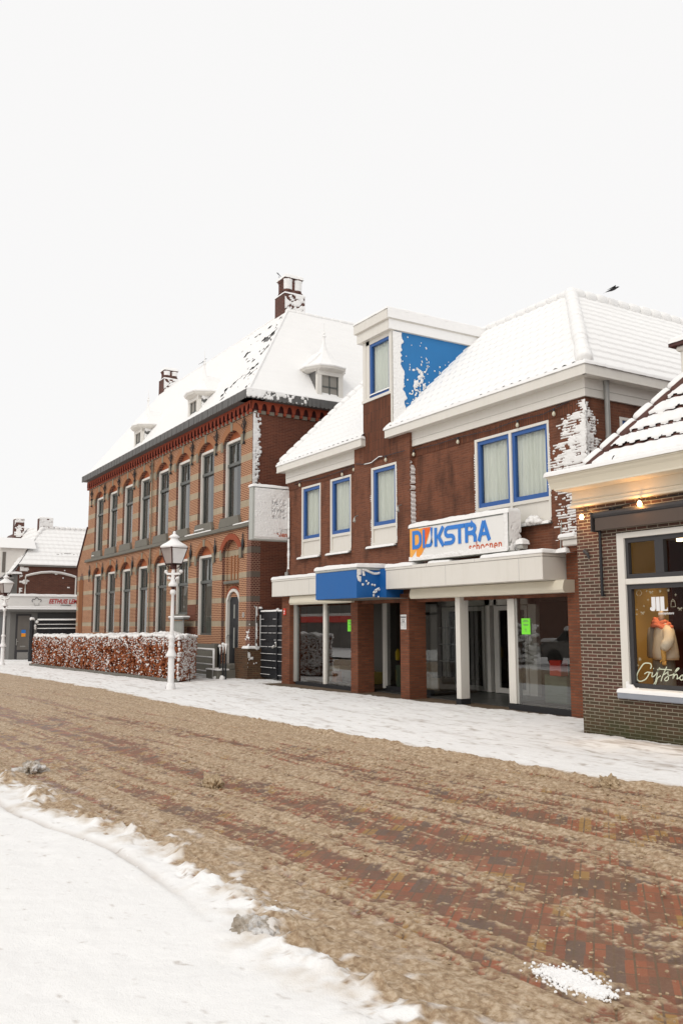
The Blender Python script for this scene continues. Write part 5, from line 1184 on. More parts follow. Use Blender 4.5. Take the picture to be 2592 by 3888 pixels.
# vinyl lettering
VY=J+.072
vin=MB()
def sk(pts,w,par=vin):
    stroke(pts,w,VY,.002,par)
G_S={'G':[(-8.57,1.05),(-8.55,1.08),(-8.56,1.12),(-8.61,1.13),(-8.68,1.12),(-8.74,1.06),(-8.8,.98),(-8.82,.91),(-8.8,.87),(-8.75,.86),(-8.67,.89),(-8.62,.94),(-8.585,1.0)],'g2':[(-8.68,.97),(-8.62,1.0),(-8.55,.99)],
'i':[(-8.53,1.0),(-8.54,.97),(-8.55,.94),(-8.52,.94),(-8.47,.98)],'f':[(-8.47,.98),(-8.42,1.04),(-8.4,1.06),(-8.41,1.065),(-8.44,1.01),(-8.46,.95),(-8.49,.87),(-8.52,.83),(-8.51,.815),(-8.48,.85),(-8.46,.9),(-8.44,.93),(-8.39,.96)],
't':[(-8.28,1.09),(-8.31,1.04),(-8.35,.97),(-8.38,.91),(-8.39,.88)],'tb':[(-8.45,1.04),(-8.4,1.05),(-8.34,1.05),(-8.27,1.05),(-8.2,1.045)],
's':[(-8.35,.97),(-8.28,1.01),(-8.265,1.02),(-8.27,.99),(-8.26,.96),(-8.27,.91),(-8.31,.89),(-8.33,.91),(-8.3,.94),(-8.24,.97),(-8.19,.98)],
'h':[(-8.19,.98),(-8.13,1.03),(-8.08,1.07),(-8.09,1.08),(-8.12,1.06),(-8.16,1.0),(-8.19,.93),(-8.15,.98),(-8.12,.99),(-8.11,.96),(-8.12,.93),(-8.09,.94),(-8.05,.97)],
'o':[(-8.04,.98),(-8.065,.96),(-8.07,.93),(-8.04,.915),(-8.015,.94),(-8.015,.97),(-8.03,.985),(-7.98,.98)],'p':[(-7.98,.98),(-7.97,.93),(-7.99,.83)],'p2':[(-7.98,.96),(-7.94,.99),(-7.91,.96),(-7.94,.92),(-7.975,.93)]}
def smooth(p,n=3):
    o=[]
    for i in range(len(p)-1):
        a=p[max(i-1,0)];b=p[i];c=p[i+1];d=p[min(i+2,len(p)-1)]
        for j in range(n):
            t=j/n; o.append(tuple(.5*((2*b[q])+(-a[q]+c[q])*t+(2*a[q]-5*b[q]+4*c[q]-d[q])*t*t+(-a[q]+3*b[q]-3*c[q]+d[q])*t**3) for q in (0,1)))
    return o+[p[-1]]
for kk,v in G_S.items(): sk(smooth(v),.014 if kk!='G' else .017)
sk([(-8.515,1.05),(-8.505,1.06)],.012)
vin.build('script_lettering','vinyl_pale',wf)
vin=MB()
def pl(pts): vin.prism(pts,'y',VY-.002,VY)
pl([(-8.495,2.09),(-8.425,2.09),(-8.425,1.94),(-8.43,1.91),(-8.45,1.885),(-8.49,1.885),(-8.52,1.90),(-8.525,1.93),(-8.50,1.945),(-8.485,1.93),(-8.495,1.96)])
pl([(-8.415,2.09),(-8.352,2.09),(-8.352,1.885),(-8.415,1.885)]); pl([(-8.342,2.09),(-8.272,2.09),(-8.272,1.905),(-8.235,1.905),(-8.22,1.94),(-8.215,1.885),(-8.342,1.885)])
vin.build('lettering','vinyl_white',wf)
textobj('small_lettering','conceptstore',.052,Mfront(-8.385,VY-.001,1.835),'vinyl_white',wf,shear=.35,sx=.95,offset=.0005)
def star(x,z,r,n=6,w=.005):
    v_=MB()
    for i in range(n//2): a=math.pi*i/(n//2); sk([(x-r*math.cos(a),z-r*math.sin(a)),(x+r*math.cos(a),z+r*math.sin(a))],w,v_)
    v_.build('star_sticker','vinyl_faint',wf)
def bow(x,z,r):
    v_=MB()
    for s_ in (-1,1): sk(smooth([(x,z),(x+s_*r,z+r*.7),(x+s_*r*1.2,z+.1*r),(x,z)]),.006,v_); sk([(x,z),(x+s_*r*.8,z-r)],.006,v_)
    v_.build('bow_sticker','vinyl_faint',wf)
for x,z,r in ((-8.57,2.18,.018),(-8.33,2.17,.022),(-8.19,2.18,.025),(-8.07,2.11,.02),(-8.55,2.05,.02),(-8.77,1.84,.018),(-8.79,1.09,.02),(-8.63,1.96,.015),(-8.76,1.91,.015)): star(x,z,r,4 if r<.021 else 8)
star(-8.75,1.18,.03,8); bow(-8.49,2.16,.025); bow(-8.66,1.86,.027); bow(-8.01,1.91,.028)
v_=MB(); sk([(-8.15,2.02),(-8.12,2.05),(-8.09,2.02),(-8.15,2.02)],.005,v_); sk([(-8.16,1.94),(-8.15,2.02),(-8.09,2.02),(-8.08,1.94),(-8.16,1.94)],.005,v_); v_.build('lantern_sticker','vinyl_faint',wf)
v_=MB(); sk(smooth([(-8.73,2.11),(-8.76,2.16),(-8.70,2.20),(-8.66,2.15),(-8.70,2.11)]),.004,v_); v_.build('bauble_sticker','vinyl_faint',wf)
# awning
mb=MB(); mb.tube([(-9.36,J-.10,3.37),(JX1,J-.10,3.37)],.055,10); mb.box(-9.38,-9.36,J-.17,J-.01,3.12,3.42); mb.box(-9.3,JX1,J-.06,J-.005,3.28,3.42); mb.build('awning_case','anthracite',gs)
plain('awning_cloth',(.10,.075,.062),.85,.12,6)
mb=MB(); mb.box(-9.33,JX1,J-.135,J-.10,3.13,3.33,0,.01); mb.build('awning_cloth','awning_cloth',gs)
mb=MB(); mb.box(-9.325,-9.285,J-.07,J-.03,2.12,3.14,0,.008); mb.tube([(-9.305,J-.03,2.14),(-9.305,J,2.14)],.02,6); mb.build('awning_arm','black_metal',gs)
mb=MB(); mb.tube([(-9.62,J-.05,3.49),(-9.3,J-.05,3.47),(-8.9,J-.07,3.47),(-8.47,J-.06,3.50),(-7.4,J-.05,3.52)],.010,5); mb.blob((-9.02,J-.05,3.455),.03); mb.tube([(-9.1,J-.05,3.45),(-8.95,J-.06,3.46),(-8.85,J-.06,3.45)],.02,5); o=mb.build('lamp_cable','black_metal'); setorigin(o,(-9,J-.05,3.45)); tag(o,'black cable for the lit bulbs under the cream cornice','cable')
mb=MB(); mb.tube([(-9.66,J-.01,2.85),(-9.58,J-.04,2.80),(-9.56,J-.03,2.72)],.03,6,rs=[.04,.025,.012]); mb.build('wall_hook','anthracite',gs)
def litbulb(x,z,lb):
    r=thing('festoon_bulb',lb,'light bulb',(x,J-.12,z),'lit bulbs under the gift shop cornice')
    b=MB(); b.lathe([(.016,z+.07),(.018,z+.02)],x,J-.12,8); b.build('socket','ink',r)
    b=MB(); b.lathe([(.016,z+.02),(.03,z-.005),(.034,z-.03),(.022,z-.055),(.004,z-.06)],x,J-.12,10); b.build('glass_bulb','bulb_lit',r,smooth=True)
    l=bpy.data.lights.new('bulb_light','POINT'); l.energy=6; l.color=(1,.45,.13); l.shadow_soft_size=.03; o=bpy.data.objects.new('bulb_light',l); C.objects.link(o); o.parent=r; o.location=(0,-.05,-.02)
litbulb(-9.60,3.40,'left lit orange bulb on bare brick beside the dark awning'); litbulb(-8.47,3.475,'right lit orange bulb above the dark awning case')
# interior
mb=MB(); mb.box(-9.62,-9.58,J+.17,12.28,0,3.4); mb.box(-9.6,-9.0,J+.161,J+.17,.0,3.5); mb.build('left_inner_wall','gold_wall',gs)
mb=MB(); mb.box(-9.7,-5,12.9,13.0,0,3.4); mb.box(-9.62,-9.50,12.28,13,0,3.4); mb.build('back_wall','maroon_wall',gs)
mb=MB(); mb.box(-9.6,-5,J+.17,13.3,.45,.5); mb.build('floor','wood_light',gs)
mb=MB(); mb.box(-9.6,-5,J+.17,13.3,3.1,3.15); mb.build('ceiling','interior_mid',gs)
for i,(x,y) in enumerate(((-8.65,11.1),(-7.8,11.3),(-9.0,11.9))):
    b=MB(); b.lathe([(.05,3.02),(.05,3.10)],x,y,10); r=b.build('downlight','downlight',gs)
    l=bpy.data.lights.new('spot','SPOT'); l.energy=(62,20,24)[i]; l.spot_size=R(95); l.spot_blend=.6; l.color=(1,.66,.34); l.shadow_soft_size=.05; o=bpy.data.objects.new('spot_light',l); C.objects.link(o); o.parent=r; off=Vector(ORG[gs.name]); o.location=Vector((x,y,2.98))-off; o.rotation_euler=(0,0,0)
# mannequin
mq=thing('mannequin','headless shop mannequin in cream jacket, coral scarf and ochre gloves behind the gift shop window','mannequin',(-8.98,11.3,.5))
def lr(cx,cy,z,rx,ry,n=18,ang=0,wob=0,seed=0):
    o=[]
    for j in range(n):
        a=2*math.pi*j/n; k=1+wob*(float(vn(np.array(j*1.3),np.array(z*6.0),seed))-.5)
        x=rx*k*math.cos(a); y=ry*k*math.sin(a); o.append((cx+x*math.cos(ang)-y*math.sin(ang),cy+x*math.sin(ang)+y*math.cos(ang),z))
    return o
b=MB(); b.loft([lr(-8.93,11.32,z,rx,ry,22,R(-30),.16,3) for z,rx,ry in ((1.22,.14,.11),(1.155,.20,.16),(1.15,.225,.175),(1.20,.245,.185),(1.28,.24,.18),(1.38,.225,.17),(1.5,.21,.16),(1.6,.19,.14),(1.66,.15,.12),(1.70,.10,.09),(1.72,.07,.07))]); b.build('jacket','jacket_cream',mq,smooth=True)
b=MB(); b.tube([(-8.80,11.22,1.62),(-8.74,11.18,1.54),(-8.715,11.15,1.46),(-8.71,11.10,1.40),(-8.735,11.07,1.34),(-8.75,11.06,1.30)],.07,12,rs=[.065,.085,.088,.092,.078,.05]); b.build('sleeve','jacket_cream',mq,smooth=True)
b=MB(); b.tube([(-9.08,11.42,1.62),(-9.16,11.40,1.52),(-9.20,11.36,1.38),(-9.19,11.30,1.28)],.07,10,rs=[.06,.08,.08,.055]); b.build('sleeve','jacket_cream',mq,smooth=True)
b=MB(); b.tube([(-8.755,11.06,1.32),(-8.745,11.05,1.25),(-8.725,11.03,1.18),(-8.71,11.01,1.13)],.035,10,rs=[.04,.038,.033,.034]); 
for i,(dx,dy) in enumerate(((-.025,0),(-.008,-.01),(.01,-.008),(.025,.0))): b.tube([(-8.71+dx,11.01+dy,1.14),(-8.70+dx*1.1,10.995+dy,1.095),(-8.705+dx,11.0+dy,1.06+.008*abs(i-1.5))],.010,6,rs=[.012,.0105,.007])
b.tube([(-8.735,11.01,1.17),(-8.76,10.99,1.135),(-8.755,10.985,1.11)],.010,6,rs=[.013,.011,.008]); b.build('glove','glove_ochre',mq,smooth=True)
b=MB(); b.loft([lr(-9.11,11.30,z,rx,ry,14,R(-20),.1,5) for z,rx,ry in ((1.17,.09,.10),(1.2,.115,.12),(1.35,.11,.12),(1.5,.09,.11),(1.62,.06,.09),(1.66,.03,.05))]); b.build('cardigan','cardigan_grey',mq,smooth=True)
b=MB()
for k2,(z,r_,dx) in enumerate(((1.66,.14,.0),(1.70,.118,-.01),(1.74,.09,-.02))):
    pts=[(-8.95+dx+r_*math.cos(a)*1.05,11.30+r_*math.sin(a)*.85,z+.02*math.sin(3*a+k2)-.03*math.cos(a)) for a in np.linspace(0,2*math.pi,19)]; b.tube(pts,.035,8,rs=[.033+.007*math.sin(i*2.1) for i in range(19)])
b.build('scarf','scarf_coral',mq,smooth=True)
b=MB(); b.loft([lr(-8.96,11.31,z,rx,ry,14) for z,rx,ry in ((1.7,.05,.05),(1.8,.045,.045),(1.86,.05,.05),(1.90,.03,.03))]); b.build('neck','skin_plastic',mq,smooth=True)
b=MB(); b.loft([lr(-8.97,11.33,z,rx,ry,16,0,.12,6) for z,rx,ry in ((.5,.17,.14),(.7,.18,.15),(.95,.185,.15),(1.1,.18,.15),(1.2,.16,.13))]); b.build('trousers','trousers_grey',mq,smooth=True)
b=MB(); b.box(-8.2,-7.4,11.2,11.7,.98,1.03,0,.01); b.box(-8.15,-8.1,11.25,11.3,.5,.98); b.box(-7.5,-7.45,11.25,11.3,.5,.98); b.box(-8.15,-8.1,11.6,11.65,.5,.98); b.box(-7.5,-7.45,11.6,11.65,.5,.98); o=b.build('side_table','wood_light'); setorigin(o,(-7.8,11.45,.5)); tag(o,'light wooden side table at the right edge of the gift shop window','table')
b=MB(); b.loft([lr(-8.25,12.1,z,rx,ry,14,0,.2,7) for z,rx,ry in ((.8,.28,.16),(1.1,.26,.15),(1.45,.24,.13),(1.56,.14,.1),(1.6,.04,.04))]); o=b.build('hanging_coat','shoe_dark',smooth=True); setorigin(o,(-8.25,12.1,.8)); tag(o,'dark coat hanging behind the mannequin with the scarf','coat')
b=MB(); b.box(-8.35,-7.9,12.5,12.55,1.55,2.0,0,.01); b.build('wall_mirror','tin_grey',gs)

# ------------------------------------------------------------------ corner snack bar far left
EX=-50.0; EZ=-.24
eh=thing('eatery','corner eatery with white fascia, grey front, brown brick upper storey and snowy tiled roof','building',(EX,9.4,EZ))
plain('front_grey',(.16,.155,.145),.6,.08,2); plain('front_dark',(.05,.05,.05),.5,.1)
mb=MB(); mb.quad((EX,9.78,3.2),(EX,20,3.2),(EX,20,5.0),(EX,9.78,5.0)); mb.quad((-66,9.45,2.6),(EX,9.45,2.6),(EX,9.45,4.25),(-66,9.45,4.25)); mb.build('upper_wall','brick_far',eh)
mb=MB(); mb.box(EX-16,EX,9.42,20,EZ,2.45); mb.build('ground_floor','front_grey',eh)
mb=MB(); mb.box(EX-.01,EX+.03,10.85,20,1.0,2.36); mb.box(-66,EX-1.1,9.38,9.43,.1,2.2); mb.build('dark_shopfront','front_dark',eh)
mb=MB(); mb.box(EX-.05,EX+.02,9.72,10.52,EZ,2.3); d_=mb.build('door','anthracite',eh)
mb=MB(); mb.box(EX+.02,EX+.03,9.85,10.42,-.15,.22); mb.build('kick_panel','tin_grey',d_); mb=MB(); mb.box(EX+.02,EX+.028,9.82,10.45,.35,2.2); mb.build('pane','interior_dark',d_)
mb=MB(); mb.box(EX+.03,EX+.036,10.03,10.25,1.25,1.43); mb.build('poster','logo_blue',d_); mb=MB(); mb.box(EX+.03,EX+.036,10.03,10.25,1.06,1.25); mb.build('poster','logo_orange',d_); mb=MB(); mb.box(EX+.03,EX+.035,9.98,10.27,.50,.57); mb.build('letter_slot','zinc',d_); mb=MB(); mb.box(EX+.03,EX+.06,9.77,9.80,.6,.95); mb.box(EX+.04,EX+.07,9.77,9.88,.80,.83); mb.build('handle','alu',d_)
mb=MB(); mb.box(EX-16,EX+.35,9.05,20,2.42,2.56,0,.02); mb.box(EX-16,EX+.25,9.15,20,2.56,3.27,1,.01); mb.box(EX-16,EX+.3,9.1,20,2.50,2.52,0); mb.build('fascia',['front_grey','sign_white'],eh)
crust('fascia_snow',(EX+.256,9.2,2.56),(0,1,0),(0,0,1),(1,0,0),6,.2,.03,lambda u,v:np.where(v<.15,.05,-.01),eh)
cap('fascia_snow',EX-.1,EX+.36,9.04,18,2.56,.05,eh,res=.08); cap('fascia_snow',EX-16,EX+.26,9.14,9.5,3.27,.10,eh,res=.08); cap('fascia_snow',EX-.1,EX+.28,9.14,18,3.27,.13,eh,res=.06)
cap('fascia_snow',EX-16,EX-.0,9.04,9.2,2.56,.05,eh,res=.08)
textobj('lettering','EETHUIS LEMMER',.36,Mside(EX+.275,11.36,2.885),'word_red',eh,shear=.28,fitw=2.06,offset=.006)
textobj('lettering_small','ETEN & DRINKEN',.085,Mside(EX+.275,12.02,2.76),'ink',eh,shear=.2,sx=.85,offset=.002)
textobj('lettering_side','EETHUIS',.30,Mfront(-53.4,9.12,2.86),'word_red',eh,shear=.28,sx=.8,offset=.008)
mb=MB()
def skx(pts,w):
    P=[(EX+.27,p[0],p[1]) for p in pts]; mb.tube(P,w/2,5)
skx([(10.50,2.93)]+[(10.50+.0*t,2.93) for t in ()]+[(10.49,3.0),(10.46,3.05)],.012)
skx(smooth([(10.50,2.96),(10.46,3.04),(10.52,3.11),(10.60,3.09),(10.66,3.18),(10.76,3.18),(10.82,3.09),(10.90,3.11),(10.96,3.04),(10.92,2.96)]),.026)
skx([(10.58,2.92),(10.60,2.77),(10.83,2.77),(10.85,2.92)],.014)
mb.build('chef_hat_logo','ink',eh)
# blind arch frame
mb=MB(); P=[(10.12,3.40),(10.12,4.36)]+[(10.12+2.75*t,4.36+.26*(1-(2*t-1)**2)) for t in (.12,.3,.5,.7,.88)]+[(12.87,4.36),(12.87,3.40)]
mb.tube([(EX+.03,a,b) for a,b in P],.045,6); mb.build('arched_frame','old_white',eh)
mb=MB(); mb.tube([(EX+.06,a,b+.05) for a,b in P[1:-1]],.05,6); mb.build('arched_frame_snow','snow',eh)
crust('wall_snow',(EX+.006,9.8,3.3),(0,1,0),(0,0,1),(1,0,0),3.1,1.6,.035,lambda u,v:np.where((fbm(u*3,v*12,3,5)>.64+.2*np.clip(u,0,.8)-.18*(v>1.3)*(u<1.2)+.05*(v>.3)-.1*((v>.95)&(u<.4))),.02,-.01),eh)
mb=MB(); mb.box(EX-.3,EX+.12,9.75,20,4.93,5.03,0,.02); mb.box(-66,EX+.05,9.2,9.5,4.22,4.30); mb.build('gutter','zinc',eh)
mb=MB(); A1,A2=(EX+.05,9.75,5.02),(EX+.05,20,5.02); T1_,T2_=(-53,11.6,7.35),(-53,20,7.35); B1,B2=(EX+.05,9.2,4.30),(-66,9.2,4.30)
mb.quad(A1,A2,T2_,T1_); mb.quad(B2,B1,T1_,(-60,12.0,8.1)); mb.add([B1,A1,T1_],[(0,1,2)]); mb.add([T1_,(-60,12,8.1),(-60,20,8.1),T2_],[(0,1,2,3)]); mb.add([B2,(-60,12,8.1),(-66,12,8.1)],[(0,1,2)]); mb.build('roof','terracotta_dark',eh)
def farsnow(P,s,t,du,dv): return .09+.006*np.cos(2*np.pi*du/.30)-.05*((dv/.42)%1)+.03*(fbm(du,dv,3,6)-.5)
def fmask(P,s,t,du,dv): return ~((np.abs(dv-1.15-.06*np.sin(du*5))<.045)&(du>2.15)&(du<3.4))&~((np.abs(dv-1.45)<.04)&(du>2.6)&(du<2.9))
sheet('roof_snow',A1,A2,T2_,T1_,eh,260,70,farsnow,mask=fmask); sheet('roof_snow',B2,B1,T1_,(-60,12.0,8.1),eh,260,70,farsnow)
sheet('roof_snow',B1,A1,T1_,T1_,eh,12,40,lambda P,s,t,du,dv:.09+0*s,nrm=(.6,-.5,.6))
rolls('hip_snow',(EX,9.3,4.5),(-53,11.6,7.45),13,.15,eh,seed=4); rolls('ridge_snow',(-53,11.6,7.45),(-53,20,7.45),26,.12,eh,seed=5)
cap('gutter_snow',EX-.1,EX+.14,9.72,18,5.03,.08,eh,res=.08)
ch=MB().box(-53.4,-52.9,11.35,12.15,6.9,8.0).build('chimney','brick_chimney',eh); cap('chimney_snow',-53.4,-52.9,11.35,12.15,8.0,.10,ch); crust('chimney_snow',(-52.895,11.35,6.95),(0,1,0),(0,0,1),(1,0,0),.8,1.05,.03,lambda u,v:np.where(fbm(u*4,v*11,3,8)<.62,.03,-.01),ch)
ch=MB().box(-58.4,-57.9,10.9,11.5,7.2,8.45).build('chimney','brick_chimney',eh); cap('chimney_snow',-58.4,-57.9,10.9,11.5,8.45,.1,ch); crust('chimney_snow',(-57.895,10.9,7.3),(0,1,0),(0,0,1),(1,0,0),.6,1.15,.03,lambda u,v:np.where(fbm(u*4,v*7,3,8)<.48,.03,-.01),ch)
dd=MB(); dd.prism([(8.95,4.3),(9.95,5.3),(10.4,6.1),(8.95,6.05)],'x',-50.95,-50.9); dd.prism([(8.9,4.3),(8.95,4.3),(8.95,6.0),(8.9,6.0)],'x',-52.2,-50.9); dd.prism([(-52.2,6.0),(-50.88,6.0),(-51.55,6.5)],'y',8.9,10.3); dd=dd.build('dormer','plaster_white',eh)
b=MB(); b.box(-51.9,-51.2,8.88,8.9,4.7,5.8); b.box(-50.9,-50.885,9.02,9.2,4.6,5.75); b.build('window','interior_dark',dd)
b=MB(); b.quad((-50.75,8.75,5.98),(-50.75,10.8,5.98),(-51.55,10.8,6.62),(-51.55,8.75,6.62)); b.quad((-52.35,8.75,5.98),(-52.35,10.8,5.98),(-51.55,10.8,6.62),(-51.55,8.75,6.62)); b.build('roof_snow','snow',dd)
mb=MB(); mb.box(-50.6,-50.0,9.4,9.7,3.3,4.5); mb.box(-50.3,-49.96,9.46,9.5,3.6,4.1); mb.build('corner_bay','front_grey',eh); cap('bay_snow',-50.8,-49.9,9.2,9.9,4.5,.12,eh)
hs=thing('brick_house','distant brick house with dark eaves beyond the corner eatery','house',(-68,13,-.3)); MB().box(-76,-68,11.5,20,-.3,6.9).build('wall','brick_far',hs); MB().box(-76.3,-67.7,11.3,20.2,6.9,7.1).build('eaves','anthracite',hs); 
mb=MB(); mb.loft([[(-76.3,11.3,7.1),(-67.7,11.3,7.1),(-67.7,20.2,7.1),(-76.3,20.2,7.1)],[(-74,14.5,9.2),(-70,14.5,9.2),(-70,17,9.2),(-74,17,9.2)]]); mb.build('roof_snow','snow',hs)
# barrier in front of the eatery
mb=MB(); YB0,YB1=10.12,14.0; X_=-46.6
for zz,r_ in ((1.93,.05),(1.70,.03),(1.50,.03),(1.25,.03)): mb.tube([(X_,YB0,zz),(X_,YB1,zz)],r_,6)
for yy in (YB0,10.75,12.3,13.9): mb.tube([(X_,yy,-.2),(X_,yy,1.95)],.035,6)
mb.box(X_-.05,X_+.02,10.15,14,1.0,1.9); mb.tube([(X_,9.85,-.2),(X_,9.85,1.95)],.12,10); o=mb.build('terrace_screen','black_metal'); setorigin(o,(X_,10.1,-.2)); tag(o,'black terrace screen with snowy rails before the eatery','terrace screen')
mb=MB()
for zz,r_ in ((1.97,.05),(1.73,.02),(1.52,.025)): mb.tube([(X_+.02,YB0,zz),(X_+.02,YB1,zz+.01)],r_,6)
mb.blob((X_,9.85,2.0),.14,flat=.7); mb.blob((X_,10.1,1.85),.09); mb.blob((X_+.02,10.0,1.65),.07); mb.blob((X_,10.02,1.55),.08); o2=mb.build('rail_snow','snow',o,smooth=True)
# ------------------------------------------------------------------ hedge
FR,BR_,BL,FL=np.array([-24.30,9.30]),np.array([-25.45,10.30]),np.array([-40.9,9.75]),np.array([-40.8,8.75])
hz=lambda x:float(gbase(np.array(x)))
hg=thing('hedge','clipped beech hedge with rusty brown leaves and a thick snow top','hedge',(-32,9.3,-.05))
HT=1.30
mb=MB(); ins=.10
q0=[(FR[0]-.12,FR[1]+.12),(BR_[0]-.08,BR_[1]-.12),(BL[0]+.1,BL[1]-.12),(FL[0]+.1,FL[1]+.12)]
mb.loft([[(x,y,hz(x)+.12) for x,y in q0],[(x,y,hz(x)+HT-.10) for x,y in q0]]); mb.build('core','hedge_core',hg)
rng=np.random.default_rng(3)
def surf_pts(n,which):
    u=rng.random(n);v=rng.random(n)
    if which=='front': P=FR+(FL-FR)*u[:,None]; nrm=np.array([-.03,-1,0]); z=.08+v*(HT-.06)
    if which=='end': P=FR+(BR_-FR)*u[:,None]; nrm=np.array([.65,-.75,0]); z=.08+v*(HT-.06)
    if which=='top': P=(FR+(FL-FR)*u[:,None])*(1-v[:,None])+(BR_+(BL-BR_)*u[:,None])*v[:,None]; nrm=np.array([0,0,1.]); z=np.full(n,HT)
    base=gbase(P[:,0])
    bulge=.16*(fbm(P[:,0]*1.7+P[:,1],z*2.2,3,5)-.5)+.05*(fbm(P[:,0]*6,z*6,2,6)-.5)
    X=np.stack([P[:,0],P[:,1],z+base],-1)+nrm*bulge[:,None]
    return X,nrm
def quadsmesh(X,nrm,size,name,mat,parent,flat=.55):
    n=len(X); d=rng.normal(size=(n,3)); d/=np.linalg.norm(d,axis=1)[:,None]
    nn=nrm+d*flat*1.4; nn/=np.linalg.norm(nn,axis=1)[:,None]
    t=np.cross(nn,rng.normal(size=(n,3))); t/=np.linalg.norm(t,axis=1)[:,None]; b=np.cross(nn,t)
    s=size*(.6+.8*rng.random(n))[:,None]; fold=nn*s*.25
    V=np.stack([X-t*s,X-b*s*.45+fold,X+t*s,X+b*s*.45+fold],1).reshape(-1,3)
    return npmesh(name,V,np.arange(4*n).reshape(-1,4),mat,parent,smooth=False)
ico=None
def icov():
    import bmesh
    bm=bmesh.new(); bmesh.ops.create_icosphere(bm,subdivisions=1,radius=1); V=np.array([v.co[:] for v in bm.verts]); F=np.array([[v.index for v in f.verts] for f in bm.faces]); bm.free(); return V,F
IV,IF=icov()
def puffs(X,size,name,mat,parent,flat=.6,stretch=None):
    n=len(X); k=len(IV); s=(size*(.5+1.0*rng.random(n)**1.5))[:,None,None]
    V=IV[None]*(.8+.4*rng.random((n,k,1)))*s*np.array([1,1,flat]); 
    ax=rng.random(n)*6.28; c,s_=np.cos(ax),np.sin(ax); st=1+.8*rng.random(n)
    x=V[...,0]*st[:,None]; y=V[...,1]; V=np.stack([x*c[:,None]-y*s_[:,None],x*s_[:,None]+y*c[:,None],V[...,2]],-1)+X[:,None]
    F=(IF[None]+(np.arange(n)*k)[:,None,None]).reshape(-1,3)
    return npmesh(name,V.reshape(-1,3),F,mat,parent)
Xa,na=surf_pts(24000,'front'); Xa[:,1]+=rng.random(len(Xa))*.12-.05; 
Xb,nb=surf_pts(2600,'end'); Xc,nc=surf_pts(5000,'top')
quadsmesh(np.concatenate([Xa,Xb,Xc]),np.concatenate([np.tile(na,(len(Xa),1)),np.tile(nb,(len(Xb),1)),np.tile(nc,(len(Xc),1))]),.056,'leaves','leaf',hg)
Xt,_=surf_pts(15000,'top'); Xt[:,2]+=-.03+.17*fbm(Xt[:,0]*1.7,Xt[:,1]*2,4,7)
Xf,_=surf_pts(15000,'front'); zf=(Xf[:,2]-gbase(Xf[:,0]))/HT; pr_=.30+.60*sst(zf,.70,.98)+1.3*(fbm(Xf[:,0]*3.5,Xf[:,2]*4,3,9)-.5); Xf=Xf[rng.random(len(Xf))<pr_*.62]; Xf[:,1]-=.03
Xe_,_=surf_pts(2400,'end'); Xe_=Xe_[rng.random(len(Xe_))<.62+.5*(fbm(Xe_[:,1]*5,Xe_[:,2]*4,3,9)-.5)]; Xe_+=np.array([.03,-.03,0])
puffs(Xt,.06,'snow_top','snow',hg,.75); puffs(Xf,.023,'snow_on_leaves','snow',hg,.85); puffs(Xe_,.034,'snow_on_leaves','snow',hg,.85)
mb=MB()
random.seed(3)
for i in range(90):
    t=random.random(); x=FR[0]+(FL[0]-FR[0])*t; y=FR[1]+(FL[1]-FR[1])*t+random.uniform(.05,.4); mb.tube([(x,y,hz(x)-.02),(x+random.uniform(-.05,.05),y,hz(x)+.2),(x+random.uniform(-.1,.1),y-.05,hz(x)+.5)],.012,5)
mb.build('stems','twig',hg)
mb=MB(); e0=FR+np.array([.12,-.06]); e1=FL+np.array([-.1,-.06]); n_=(e1-e0)/np.linalg.norm(e1-e0); pn=np.array([-n_[1],n_[0]]); pn=pn if pn[1]<0 else -pn
for i in range(12):
    a=e0+(e1-e0)*i/12; b=e0+(e1-e0)*(i+.985)/12; za,zb=hz(a[0]),hz(b[0])
    mb.loft([[(*a,za-.1),(*(a+pn*.10),za-.1),(*(a+pn*.10),za+.13),(*a,za+.13)],[(*b,zb-.1),(*(b+pn*.10),zb-.1),(*(b+pn*.10),zb+.13),(*b,zb+.13)]])
o=mb.build('hedge_edging','concrete'); setorigin(o,(-32,9.1,-.1)); tag(o,'low mossy concrete edging along the foot of the beech hedge','edging')
# ------------------------------------------------------------------ street lamps (prototype at origin)
lp=thing('street_lamp','','street lamp',(0,0,0),'old-fashioned lamps along the pavement')
b=MB(); b.lathe([(.12,0),(.12,.10),(.105,.12),(.10,.17),(.085,.2),(.08,.86),(.135,.885),(.12,.92),(.075,1.0),(.06,1.06),(.075,1.1),(.06,1.16),(.052,1.3),(.085,1.36),(.05,1.41),(.047,1.44),(.037,2.48),(.055,2.5),(.058,2.56),(.04,2.6),(.035,2.66),(.10,2.70),(.115,2.735),(.06,2.79),(.035,2.88),(.03,3.02),(.045,3.05),(.028,3.12),(.02,3.16)],0,0,16); b.build('post','red_brown_paint',lp,smooth=True)
b=MB(); b.box(-.13,-.09,-.05,.05,.0,.10); b.build('base_foot','red_brown_paint',lp)
DIRX,DIRY=math.cos(R(31.5)),math.sin(R(31.5))   # arms lie across the street
b=MB(); b.tube([(-.24*DIRX,-.24*DIRY,3.06),(-.20*DIRX,-.20*DIRY,3.01),(0,0,2.99),(.20*DIRX,.20*DIRY,3.01),(.24*DIRX,.24*DIRY,3.06)],.022,6)
for s_ in (-1,1):
    b.blob((s_*.24*DIRX,s_*.24*DIRY,3.07),.04,n=5); b.tube([(s_*.13*DIRX,s_*.13*DIRY,2.99),(s_*.15*DIRX,s_*.15*DIRY,2.92),(s_*.10*DIRX,s_*.10*DIRY,2.89),(s_*.03*DIRX,s_*.03*DIRY,2.93)],.018,6)
b.build('crossbar','red_brown_paint',lp)
def sq(h,rot=R(14)): return [(h*math.sqrt(2)*math.cos(rot+R(45+90*i)),h*math.sqrt(2)*math.sin(rot+R(45+90*i))) for i in range(4)]
b=MB(); lo,hi=sq(.15),sq(.255)
